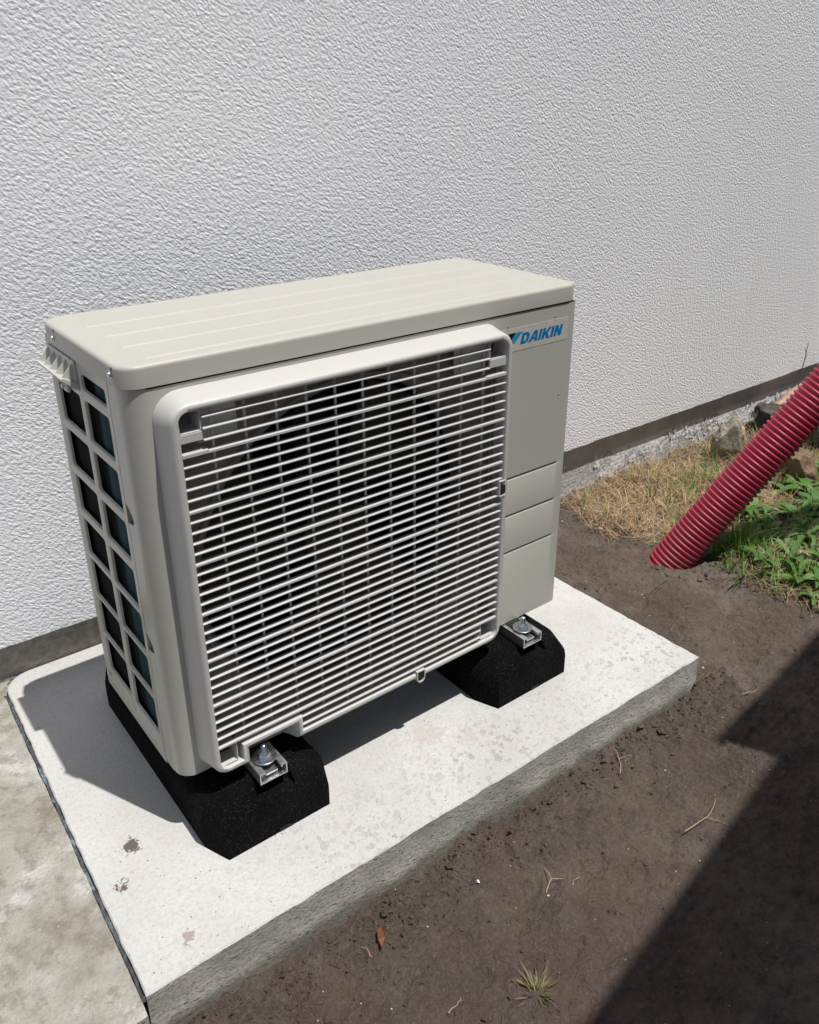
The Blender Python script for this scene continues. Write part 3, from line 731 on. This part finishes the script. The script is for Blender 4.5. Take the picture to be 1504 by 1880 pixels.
# clips
mb = MB(); t = .0018
def ushape(cx_, cz_, wd, ht, dn):
    outer = [(cx_ - wd, cz_ + ht), (cx_ - wd, cz_ - dn)] + [(cx_ - wd * math.cos(PI * k / 8), cz_ - dn - wd * math.sin(PI * k / 8)) for k in range(1, 8)] + [(cx_ + wd, cz_ - dn), (cx_ + wd, cz_ + ht)]
    wi = wd - t
    inner = [(cx_ - wi, cz_ + ht - t), (cx_ - wi, cz_ - dn)] + [(cx_ - wi * math.cos(PI * k / 8), cz_ - dn - wi * math.sin(PI * k / 8)) for k in range(1, 8)] + [(cx_ + wi, cz_ - dn), (cx_ + wi, cz_ + ht - t)]
    return outer, inner
oo, ii = ushape(.461, .142, .0095, .011, .006)
mb.loft([[(x, -.0425, z) for x, z in oo], [(x, -.0425, z) for x, z in ii], [(x, -.020, z) for x, z in ii], [(x, -.020, z) for x, z in oo], [(x, -.0425, z) for x, z in oo]])
off(mb).obj('clip', MT['plastic'], gr)
mb = MB(); mb.box(.4535, .4685, -.0405, -.0398, .132, .1505); off(mb).obj('clip_gap', MT['dark'], gr)
mb = MB(); mb.box(.6455, .6475, -.0405, -.022, .457, .489); mb.box(.6475, .660, -.0415, -.022, .487, .489); mb.box(.6475, .660, -.0415, -.022, .457, .459); off(mb).obj('clip', MT['plastic'], gr)
mb = MB(); mb.loft([[(x, -.0404, z) for x, z in rrect(.6480, .6610, .4615, .4800, .005, 4)]], cap0=True); off(mb).obj('clip_gap', MT['dark'], gr)

# ------------------------------------------------------------------ RUBBER FEET
def hexloop(cx_, cy_, z, r, ro=.3): return [(cx_ + r * math.cos(ro + PI / 3 * k), cy_ + r * math.sin(ro + PI / 3 * k), z) for k in range(6)]
def circ(cx_, cy_, z, r, n=24): return [(cx_ + r * math.cos(2 * PI * k / n), cy_ + r * math.sin(2 * PI * k / n), z) for k in range(n)]
def make_foot(x0, rail_c, label):
    F = empty('rubber_foot', (x0 + .115, .2, 0), label, 'support foot', group='rubber feet under the outdoor unit')
    ox, oy = x0 + .115, .2
    HF = .1; hw, y0, y1 = .1165, -.079 - oy, .470 - oy
    rc = rail_c - ox
    def outline(hw, ya, yb, cxx, cyy, z, pock=None):
        # plan octagon, with the rail pocket let into the front end
        o = [(hw, yb - cyy), (hw - cxx, yb), (-hw + cxx, yb), (-hw, yb - cyy), (-hw, ya + cyy), (-hw + cxx, ya)]
        pw, pd = pock if pock else (.03, 0)
        o += [(rc - pw, ya), (rc - pw, ya + pd), (rc + pw, ya + pd), (rc + pw, ya)]
        o += [(hw - cxx, ya), (hw, ya + cyy)]
        sh_ = -.006 * max(0, min(1, (z - .05) / .05))
        return [(a + (sh_ if abs(a - rc) > .034 else 0), b, z) for a, b in o]
    mb = MB()
    P = (.0335, .020)
    loops = [outline(hw, y0, y1, .020, .05, 0), outline(hw, y0, y1, .020, .05, .044)]
    for deg in (14, 24, 33, 33.6, 43, 52, 63, 74, 84, 90):
        a = math.radians(deg); c_ = 1 - math.cos(a); zz_ = .046 + (HF - .046) * math.sin(a)
        i_, f_ = .058 * c_, .050 * c_
        pk = (P[0], max(.002, .031 - f_)) if deg > 33.2 else None
        loops.append(outline(hw - i_, y0 + f_, y1 - f_, .020 - .010 * c_, .05 - .03 * c_, zz_, pk))
    mb.loft(loops, cap0=False, cap1=True)
    blk = mb.obj('rubber_block', MT['rubber'], F, bevel=.002, seg=2, smooth=50)
    # drainage notch under the front edge
    mb = MB(); q = [(.006 - .012, 0), (.006 - .012, .004), (-.002, .0085), (.012, .0085), (.020, .004), (.022, 0)]
    mb.loft([[(a + .002, y0 - .0006, b) for a, b in q]], cap0=True); mb.obj('drain_notch', MT['dark'], blk)
    # rail: C profile with lips
    hwR, hR, t = .0255, .0215, .0022
    zr = HF + .0005; ya, yb = -.0615 - oy, .44 - oy
    prof = [(-hwR, 0), (hwR, 0), (hwR, hR), (hwR - .011, hR), (hwR - .011, hR - .0055), (hwR - .011 + t, hR - .0055), (hwR - .011 + t, hR - t), (hwR - t, hR - t), (hwR - t, t),
            (-hwR + t, t), (-hwR + t, hR - t), (-hwR + .011 - t, hR - t), (-hwR + .011 - t, hR - .0055), (-hwR + .011, hR - .0055), (-hwR + .011, hR), (-hwR, hR)]
    mb = MB(); l0 = [(rc + a, ya, zr + b) for a, b in prof]; l1 = [(rc + a, yb, zr + b) for a, b in prof]; mb.loft([l0, l1])
    for end in (l0, l1):
        k = len(mb.v); mb.v += end
        fs = tessellate_polygon([[Vector((p[0], p[2], 0)) for p in end]]); mb.f += [tuple(i + k for i in f) for f in fs]; mb.mi += [0] * len(fs)
    rail = mb.obj('rail', MT['alu'], F)
    rt = zr + hR
    mb = MB(); mb.box(rc - .0105, rc + .0105, ya + .006, ya + .05, zr + t + .006, zr + t + .0095); mb.obj('slot_nut', MT['alu'], rail)
    by = -.031 - oy
    mb = MB(); mb.box(rc - .017, rc + .017, by + .002, by + .06, rt + .0003, rt + .0028); mb.obj('mount_flange', MT['dark'], rail, bevel=.001)
    mb = MB(); mb.loft([circ(rc, by, rt + .003, .0205), circ(rc, by, rt + .0052, .0205)], cap0=True, cap1=True); mb.obj('washer', MT['zinc'], rail, smooth=30, bevel=.0005)
    mb = MB(); a = rnd.random()
    mb.loft([circ(rc, by, rt + .0053, .0115, 6), circ(rc, by, rt + .0055, .0108, 6)]) if 0 else None
    mb.loft([hexloop(rc, by, rt + .0053, .0105, a), hexloop(rc, by, rt + .0065, .0112, a), hexloop(rc, by, rt + .0135, .0112, a), hexloop(rc, by, rt + .0148, .0098, a)], cap0=True, cap1=True); mb.obj('nut', MT['zinc'], rail, smooth=20)
    mb = MB(); lp = []
    for k in range(17):
        z = rt + .0125 + k * .00085; lp.append(circ(rc, by, z, .0056 if k % 2 else .0050, 16))
    lp += [circ(rc, by, rt + .0275, .0048, 16), circ(rc, by, rt + .0292, .003, 16)]
    mb.loft(lp, cap1=True); mb.obj('bolt', MT['zinc'], rail, smooth=60)
    return F
make_foot(.0155, .1345, 'black crumb rubber foot under the louvred end of the unit')
make_foot(.612, .7375, 'black crumb rubber foot under the plain panel end with the blue lettering')

# ------------------------------------------------------------------ RED PIPE
PA = Vector((1.5378, .1551, -.0879)); PB = Vector((1.7960, -.0445, .4065)); pd_ = (PB - PA).normalized()
st = PA - pd_ * .075; L_ = (PB - PA).length + 1.25; u = pd_.orthogonal().normalized(); v_ = pd_.cross(u)
mb = MB(); pitch = .01478; nseg = 56; npr = int(L_ / pitch); loops = []
prof = [(0, .0490), (.18, .0490), (.24, .0518), (.33, .0541), (.52, .0549), (.71, .0541), (.80, .0518), (.86, .0490)]
wob = [Vector((0, 0, 0))]
for k in range(npr):
    rk = 1 + .004 * math.sin(k * .9)
    for t, rr in prof:
        d = (k + t) * pitch; c = st + pd_ * d + u * (.0035 * math.sin(d * 2.1)) + v_ * (.003 * math.sin(d * 3.3 + 1))
        loops.append([c + (u * math.cos(2 * PI * j / nseg) + v_ * math.sin(2 * PI * j / nseg)) * rr * rk * 1.045 for j in range(nseg)])
mb.loft(loops)
pipe = mb.obj('corrugated_pipe', MT['pipe'], smooth=70); tag(pipe, 'red corrugated plastic pipe rising at a slant out of the soil', 'pipe')

# ------------------------------------------------------------------ ROCKS
def rock(name, loc, size, rot, mat, label, seed, cuts=9, jag=.14, group=None, parent=None):
    r = random.Random(seed); bm = bmesh.new(); bmesh.ops.create_icosphere(bm, subdivisions=5, radius=1)
    pl = [(Vector((r.gauss(0, 1), r.gauss(0, 1), r.gauss(0, 1))).normalized(), r.uniform(.55, .88)) for _ in range(cuts)]
    pl += [(Vector((1, 0, .1)).normalized(), .8), (Vector((-1, .1, 0)).normalized(), .8), (Vector((0, -1, .1)).normalized(), .78), (Vector((.1, 0, 1)).normalized(), .85)]
    for v in bm.verts:
        for n_, d in pl:
            e = v.co.dot(n_) - d
            if e > 0: v.co -= n_ * e * .96
        x, y, z = v.co
        nz = float(fbm(np.array(x * 1.7 + z), np.array(y * 1.7 - z * .6), 1.6, seed, 5, .58)) * jag * 1.3
        nz += .03 * float(fbm(np.array(x * 3 + y), np.array(z * 6), 2.2, seed + 40, 3))
        v.co *= 1 + nz
    M = Matrix.Rotation(rot[2], 4, 'Z') @ Matrix.Rotation(rot[1], 4, 'Y') @ Matrix.Rotation(rot[0], 4, 'X') @ Matrix.Diagonal((*size, 1))
    bm.transform(M); me = bpy.data.meshes.new(name); bm.to_mesh(me); bm.free()
    o = link(name, me, mat, smooth=38); o.location = loc; return tag(o, label, 'stone' if label else None, group)
rock('stone', (2.31, .50, -.035), (.060, .040, .118), (.05, -.05, -.5), MT['rock_tan'], 'upright tan and grey split stone leaning near the plinth', 21, 7)
rock('stone', (2.68, .535, -.045), (.115, .08, .09), (0, .1, .3), MT['rock_dark'], 'dark jagged stone under the pinkish slab by the plinth', 5, 9, .2)
rock('stone', (2.85, .55, .008), (.155, .06, .034), (.1, -.12, .25), MT['rock_pink'], 'flat pinkish stone lying on top of the dark stone', 8, 8)
rock('stone', (2.37, .235, -.068), (.125, .085, .082), (.15, .12, .15), MT['rock_brown'], 'rusty brown boulder just beyond the red pipe', 12, 8)
rock('stone', (2.70, .33, -.03), (.07, .06, .11), (.1, .1, .6), MT['rock_grey'], 'grey stone standing in the grass past the brown boulder', 31, 8)
rock('stone', (2.55, .43, -.07), (.10, .055, .07), (.2, .1, -.2), MT['rock_dark'], 'dark shaded stone wedged behind the brown boulder', 44, 8)
rock('stone', (2.47, .56, -.075), (.06, .05, .06), (.2, .1, -.2), MT['rock_pink'], 'small rounded pinkish stone beside the upright tan stone', 47, 8)
rock('stone', (2.98, .42, -.03), (.12, .08, .10), (.2, .1, -.2), MT['rock_grey'], 'grey boulder at the far end of the stone pile', 48, 8)
rock('stone', (1.79, -.088, -.058), (.022, .017, .022), (0, .3, 0), MT['rock_pink'], 'tiny pink pebble half hidden by an oval leaf', 51, 5)
rock('stone', (1.95, .33, -.075), (.055, .022, .016), (0, .1, .3), MT['rock_pink'], 'low pinkish stone sunk in the dry grass before the upright stone', 53, 5)

# ------------------------------------------------------------------ GRASS AND WEEDS
def sh(x, y): return float(soil_h(np.array(x), np.array(y)))
def blade(mb, p, ang, lean, length, wd, segs=4, curl=1.0, droop=0):
    d = Vector((math.cos(ang), math.sin(ang), 0)); s = Vector((-d.y, d.x, 0)); p = Vector(p); a = lean; L = []; Rr_ = []
    for k in range(segs + 1):
        t = k / segs; ww = wd * (1 - t ** 1.6) * (.6 + .8 * t if t < .5 else 1)
        L.append(p + s * ww / 2); Rr_.append(p - s * ww / 2)
        p = p + (d * math.sin(a) + Vector((0, 0, 1)) * math.cos(a)) * length / segs; a += curl * length / segs * 10 * (1 + droop)
    n = len(L); mb.add(L + Rr_, [(k, k + 1, n + k + 1, n + k) for k in range(n - 1)])
def in_pipe(x, y, z):
    w_ = Vector((x, y, z)) - PA; return (w_ - pd_ * w_.dot(pd_)).length < .06
r3 = random.Random(11)
dry = MB(); grn = MB()
def spot_ok(x, y): return x > float(gedge(y)) + .012 * r3.random()
nd = 0
while nd < 16000:
    x = r3.uniform(1.46, 3.1); y = r3.uniform(-.6, .635)
    if not spot_ok(x, y): continue
    dryness = 1.0 if (y > .14 and x < 2.15) else .38
    if y > .5 and x < 2.4: dryness = .8
    if r3.random() > dryness: continue
    z = sh(x, y)
    if in_pipe(x, y, z + .01): continue
    flat = r3.random()
    if flat < .62: blade(dry, (x, y, z + r3.uniform(.0, .018)), r3.random() * 2 * PI, r3.uniform(1.0, 1.6), r3.uniform(.025, .085), r3.uniform(.0010, .0024), 3, r3.uniform(-.3, .8))
    else: blade(dry, (x, y, z - .003), r3.random() * 2 * PI, r3.uniform(.2, 1.0), r3.uniform(.03, .075), r3.uniform(.0009, .0020), 3, r3.uniform(0, 1.6))
    nd += 1
ng = 0
while ng < 5600:
    x = r3.uniform(1.50, 3.1); y = r3.uniform(-.6, .60)
    if not spot_ok(x, y): continue
    dens = .95
    if y > .14 and x < 2.15: dens = .06
    if 1.85 < x < 2.35 and .24 < y < .5: dens = .4
    n_ = float(fbm(np.array(x), np.array(y), 7, 61, 2)); dens *= 1 if n_ > -.02 else .2
    if r3.random() > dens: continue
    z = sh(x, y)
    if in_pipe(x, y, z + .01): continue
    blade(grn, (x, y, z - .003), r3.random() * 2 * PI, r3.uniform(.1, .95), r3.uniform(.025, .09), r3.uniform(.0024, .0052), 4, r3.uniform(.3, 1.6)); ng += 1
tag(dry.obj('dry_grass', MT['dry'], fix=False), kind='stuff'); tag(grn.obj('green_grass', MT['green'], fix=False), kind='stuff')
def tuft(x, y, n, lmin, lmax, wd, label, mat='green', spread=.02, lean=(.02, .6), group=None, cat='grass tuft', curl=(.1, 1.1)):
    mb = MB(); z = sh(x, y)
    for _ in range(n):
        a = r3.random() * 2 * PI; q = r3.random() * spread
        blade(mb, (q * math.cos(a), q * math.sin(a), -.004), a + r3.uniform(-.6, .6), r3.uniform(*lean), r3.uniform(lmin, lmax), r3.uniform(wd * .6, wd), 6, r3.uniform(*curl))
    o = mb.obj('grass_tuft', MT[mat], fix=False); o.location = (x, y, z); return tag(o, label, cat, group)
tuft(1.665, .10, 46, .07, .135, .0055, 'tall fresh grass tuft hugging the foot of the red pipe', spread=.035, lean=(.0, .35))
tuft(1.70, .05, 40, .06, .115, .0055, 'second fresh tuft standing in front of the pipe foot tuft', spread=.03, lean=(.0, .4))
tuft(1.74, .07, 30, .06, .12, .005, 'green grass clump just behind the tuft at the pipe foot', spread=.035, lean=(.0, .5))
tuft(2.08, .36, 34, .08, .19, .0045, 'long arching green grass tuft in front of the upright tan stone', spread=.03, lean=(.1, .9))
tuft(1.80, .36, 9, .05, .09, .004, 'thin green blades standing alone in the middle of the straw mat', spread=.01, lean=(.0, .4))
tuft(2.12, .42, 20, .07, .14, .004, 'bushy green tuft at the base of the upright tan stone', spread=.03, lean=(.1, .8))
tuft(2.2, .35, 20, .06, .12, .004, 'green blades between upright stone and red pipe', spread=.03, lean=(.1, .8))
tuft(1.88, .30, 22, .05, .10, .004, 'green grass crowding the pipe at the end of the straw mat', spread=.03, lean=(.1, .9))
tuft(1.78, .42, 12, .06, .11, .004, 'small green tuft rising from the dry straw mat', spread=.012, lean=(.0, .35))
tuft(1.95, .36, 12, .05, .09, .004, 'short green tuft between the straw mat and the arching tuft', spread=.018, lean=(.0, .5))
tuft(1.70, .27, 14, .05, .10, .0045, 'green blades bent against the upper side of the pipe', spread=.016, lean=(.1, .7))
tuft(1.585, .535, 5, .05, .085, .002, 'two or three thin blades standing near the plinth and dry mat edge', spread=.006, lean=(.0, .3))
tuft(1.62, -.02, 20, .06, .11, .0048, 'grass tuft leaning over the soil below the pipe', spread=.03, lean=(.3, 1.2))
tuft(1.69, -.10, 18, .05, .09, .005, 'low green tuft at the ragged edge of the grass', spread=.03, lean=(.2, 1.1))
tuft(.323, -.497, 46, .012, .045, .0030, 'lone withered grass tuft on the bare soil in the foreground', mat='withered', spread=.020, lean=(.3, 1.5), curl=(.2, 2.6))
tuft(.325, -.495, 34, .018, .036, .0036, 'few olive green blades inside the withered foreground tuft', mat='olive', spread=.010, lean=(.2, 1.4), curl=(.2, 2.4))
# broad leaved weeds: every leaf is a part
def leaf_mesh(length, wd, jag, fold=.25, droop=.9, n=12):
    mb = MB(); pts = []; a = .5; p = Vector((0, 0, 0)); Lh = []; Rh = []; Cc = []
    for k in range(n + 1):
        t = k / n; prof_ = (math.sin(PI * t ** .75) ** .8) if t < 1 else 0
        if jag: prof_ *= (.62 + .38 * abs(math.sin(t * PI * 5.5)))
        ww = max(wd * prof_, wd * .07 * (1 - t)) / 2
        Cc.append(p.copy()); Lh.append(p + Vector((0, ww, ww * fold))); Rh.append(p + Vector((0, -ww, ww * fold)))
        p = p + Vector((math.sin(a), 0, math.cos(a))) * length / n; a += droop / n * (1 + t)
    N = n + 1; mb.add(Lh + Cc + Rh, [(k, k + 1, N + k + 1, N + k) for k in range(n)] + [(N + k, N + k + 1, 2 * N + k + 1, 2 * N + k) for k in range(n)])
    return mb
def weed(x, y, nl, length, wd, jag, label, mat='leaf', zup=0):
    z = sh(x, y); e = empty('weed_plant', (x, y, z + zup), label, 'weed')
    for k in range(nl):
        m_ = leaf_mesh(length * r3.uniform(.7, 1.1), wd * r3.uniform(.8, 1.15), jag, droop=r3.uniform(.9, 1.7)).obj('leaf', MT[mat], e, fix=False)
        m_.data.shade_smooth(); m_.rotation_euler = (r3.uniform(-.2, .2), r3.uniform(.05, .5), 2 * PI * k / nl + r3.uniform(-.35, .35)); m_.location = (0, 0, -.003)
    return e
weed(2.06, .06, 12, .11, .030, True, 'leafy dandelion rosette with jagged leaves lower than the brown boulder')
weed(2.24, .13, 10, .12, .034, False, 'smooth broad leaved weed directly below the rusty brown boulder')
weed(1.96, .155, 9, .08, .028, True, 'small jagged rosette in the shade under the pipe')
weed(1.735, -.128, 5, .075, .040, False, 'broad oval leaf plant next to the tiny pink pebble')
weed(1.86, -.01, 13, .085, .022, True, 'dense toothed weed clump behind the oval leaf plant')
weed(1.96, -.02, 12, .10, .026, True, 'pale toothed rosette at the end of the weed bed', 'pale')
weed(1.77, .045, 10, .07, .020, True, 'low toothed rosette between pipe foot tuft and weed clump')
weed(2.17, .06, 11, .12, .030, True, 'tall weed with long drooping leaves past the dandelion rosette')
weed(2.42, .18, 9, .12, .034, False, 'smooth leaved weed at the foot of the grey standing stone', 'pale')
weed(1.655, -.205, 7, .055, .018, False, 'little smooth leaved seedling at the lowest grass edge')
weed(1.86, .27, 8, .065, .022, True, 'jagged leaf cluster touching the upper flank of the pipe')
weed(2.02, -.055, 9, .10, .030, False, 'broad smooth leaves sticking up among the toothed weeds')
weed(1.90, .085, 11, .085, .024, True, 'fresh green toothed rosette halfway along the pipe shadow')
weed(1.80, -.065, 9, .065, .020, True, 'small toothed weed right above the tiny pink pebble', 'pale')
weed(1.70, -.06, 8, .055, .018, True, 'tiny toothed weed in the grass below the pipe foot')
rw = random.Random(9); nw = 0
while nw < 40:
    x = rw.uniform(1.64, 2.45); y = rw.uniform(-.22, .24)
    if x < float(gedge(y)) + .04 or in_pipe(x, y, sh(x, y)) : continue
    z = sh(x, y); e = empty('weed_plant', (x, y, z), 'small toothed green weed scattered in the grass beyond the pipe', 'weed', group='small weeds scattered in the grass')
    n_l = rw.randint(5, 9)
    for k in range(n_l):
        m_ = leaf_mesh(rw.uniform(.05, .11), rw.uniform(.017, .034), rw.random() < .6, droop=rw.uniform(.9, 1.8), n=8).obj('leaf', MT['leaf' if rw.random() < .65 else 'pale'], e, fix=False)
        m_.data.shade_smooth(); m_.rotation_euler = (rw.uniform(-.2, .2), rw.uniform(.0, .5), 2 * PI * k / n_l + rw.uniform(-.35, .35)); m_.location = (0, 0, rw.uniform(-.003, .012))
    nw += 1
for (x, y, l, lab) in ((1.98, .06, .19, 'long thin seed stalk arching from the pipe over the weeds'), (1.80, -.05, .17, 'thin pale seed stalk lying across the lower weeds')):
    mb = MB(); pts = [(0, 0, 0)]; a = .5
    ang = -.35 if y > 0 else -.6
    pts = [(-.15 + .3 * k / 9, 0, .05 + .05 * math.sin(PI * (k / 9) ** .7)) for k in range(10)]
    mb.tube(pts, .00055, 5); o = mb.obj('seed_stalk', MT['leaf'], smooth=60); o.location = (x, y, sh(x, y)); o.rotation_euler = (0, 0, ang); tag(o, lab, 'grass stalk')
# dry stalk by the wall
mb = MB(); mb.tube([(0, 0, -.08), (.003, 0, .02), (.006, 0, .1), (.012, -.002, .18), (.020, 0, .245)], [.0022, .002, .0018, .0016, .0012], 6)
mb.tube([(.010, -.002, .16), (.022, 0, .18), (.030, 0, .195)], .001, 5); mb.tube([(.014, -.002, .2), (.006, 0, .215), (.003, 0, .228)], .001, 5)
o = mb.obj('dead_stalk', MT['twig'], smooth=60); o.location = (2.93, .585, -.03); tag(o, 'upright dead brown stalk growing beside the wall above the pinkish stone', 'dead stalk')

# ------------------------------------------------------------------ DEBRIS ON THE SOIL
def twig(x, y, l, rz, label, mat='straw', r=.0012, bend=.25, name='twig', fork=False):
    mb = MB(); pts = []
    for k in range(8):
        t = k / 7 - .5; pts.append((t * l, bend * l * (t * t - .1) + .002 * r3.uniform(-1, 1), .003 + .008 * (1 - 4 * t * t) * r3.random()))
    mb.tube(pts, [r * .75 * (1.1 - .5 * k / 7) for k in range(8)], 5)
    if fork: mb.tube([pts[3], (pts[3][0] + l * .12, pts[3][1] - l * .22, .004), (pts[3][0] + l * .15, pts[3][1] - l * .45, .003)], r * .5, 5)
    o = mb.obj(name, MT[mat], smooth=60); o.location = (x, y, sh(x, y) + .002); o.rotation_euler = (0, 0, rz); return tag(o, label, 'twig')
twig(.79, -.262, .085, .95, 'forked pale straw on the soil in front of the slab', fork=True)
twig(1.18, -.315, .05, -.3, 'short straight straw near the tip of the building shadow')
twig(.80, -.46, .12, .15, 'long bent straw stem reaching towards the shadow edge', bend=.5, fork=True)
twig(.475, -.375, .05, .85, 'curled pale root on the soil mid foreground', r=.0014, bend=.6, fork=True)
twig(.51, -.405, .022, .1, 'tiny pale splinter beside the curled root')
twig(1.155, -.228, .032, -.1, 'brown twig touching the far slab corner', 'twig', .0022, .1)
twig(.155, -.285, .03, 1.9, 'upright pale splinter beside the bark chip', r=.001)
twig(.21, -.44, .03, .1, 'thin pale stalk left of the withered tuft')
twig(1.40, .10, .16, .05, 'dark limp grass stem lying before the pipe end', 'twig', .0014, .3)
twig(1.36, .08, .11, .3, 'shorter dark root lying under the limp stem at the pipe end', 'twig', .0012, -.3)
twig(1.45, -.10, .10, -1.1, 'dark thin root along the grass edge', 'twig', .001, .3)
twig(-.125, .47, .03, .9, 'little rust brown splinter caught in the slab joint', 'brownleaf', .0016, .3)
mb = MB(); mb.loft([[(-.020, 0, .0), (-.006, -.007, .004), (.012, -.006, .005), (.022, -.001, .001), (.010, .007, .003), (-.008, .006, .004)], [(-.019, 0, .002), (-.006, -.006, .007), (.012, -.005, .008), (.021, -.001, .003), (.010, .006, .006), (-.008, .005, .007)]], cap0=True, cap1=True)
o = mb.obj('bark_chip', MT['brownleaf']); o.location = (.187, -.285, sh(.187, -.285) + .002); o.rotation_euler = (0, .1, 1.0); tag(o, 'reddish brown bark chip lying on the soil near the slab', 'bark chip')
# clods, grit and white crumbs: uncountable
cl = MB(); wh = MB(); r4 = random.Random(3)
def pebble(mb, x, y, z, s):
    o = [(1, 0, 0), (-1, 0, 0), (0, 1, 0), (0, -1, 0), (0, 0, 1), (0, 0, -1)]; vs = []
    sx, sy, sz = s * r4.uniform(.7, 1.3), s * r4.uniform(.6, 1.1), s * r4.uniform(.4, .8); a = r4.random() * 6
    for p in o:
        q = (p[0] * sx * r4.uniform(.8, 1.2), p[1] * sy, p[2] * sz); vs.append((x + q[0] * math.cos(a) - q[1] * math.sin(a), y + q[0] * math.sin(a) + q[1] * math.cos(a), z + q[2]))
    mb.add(vs, [(0, 2, 4), (2, 1, 4), (1, 3, 4), (3, 0, 4), (2, 0, 5), (1, 2, 5), (3, 1, 5), (0, 3, 5)])
for k in range(9000):
    if k % 3 == 0: x = r4.uniform(-.15, 1.2); y = -.228 - abs(r4.gauss(0, .045))
    else: x = r4.uniform(-.1, 1.7); y = r4.uniform(-.8, .6)
    if x < 1.11 and y > -.232: continue
    if x > gedge(y) + .02: continue
    pebble(cl, x, y, sh(x, y) + .0005, min(.0085, r4.lognormvariate(-6.1, .5)))
for k in range(230):
    x = r4.uniform(-.1, 1.9); y = r4.uniform(-.8, .6)
    if x < 1.12 and y > -.235: continue
    pebble(wh, x, y, sh(x, y) + .0008, r4.uniform(.0007, .0022))
for (x, y, s) in ((1.51, .40, .008), (.37, -.31, .004), (1.17, -.20, .003), (.23, -.62, .003), (1.47, .52, .006), (1.6, .49, .006)): pebble(wh, x, y, sh(x, y) + .002, s)
for k in range(170):      # crumbs kicked up onto the slab
    x = r4.uniform(-.14, 1.08); y = -.205 + abs(r4.gauss(0, .05)) if k % 3 else r4.uniform(-.2, .0)
    if .0 < x < .27 and y > -.1 or .6 < x < .87 and y > -.1: continue
    pebble(cl, x, y, .0004, r4.uniform(.0004, .0013))
for k in range(60):       # larger clods heaped at the slab edge and round the pipe foot
    if k % 3: x = r4.uniform(.1, 1.2); y = -.24 - abs(r4.gauss(0, .02))
    else: a = r4.uniform(2.4, 5.6); x = 1.555 + .085 * math.cos(a) * r4.uniform(.9, 1.3); y = .14 + .085 * math.sin(a) * r4.uniform(.9, 1.3)
    pebble(cl, x, y, sh(x, y) + .002, r4.uniform(.005, .011))
tag(cl.obj('soil_clods', MT['soil'], smooth=50), kind='stuff'); tag(wh.obj('white_crumbs', MT['chip']), kind='stuff')
# straw bits strewn over the soil
sb = MB()
for k in range(330):
    x = r4.uniform(-.1, 1.7); y = r4.uniform(-.8, .6)
    if (x < 1.12 and y > -.235) or x > gedge(y): continue
    blade(sb, (x, y, sh(x, y) + .002), r4.random() * 6.3, r4.uniform(1.3, 1.6), r4.uniform(.006, .026), r4.uniform(.0006, .0013), 2, 0)
tag(sb.obj('straw_bits', MT['twig'], fix=False), kind='stuff')
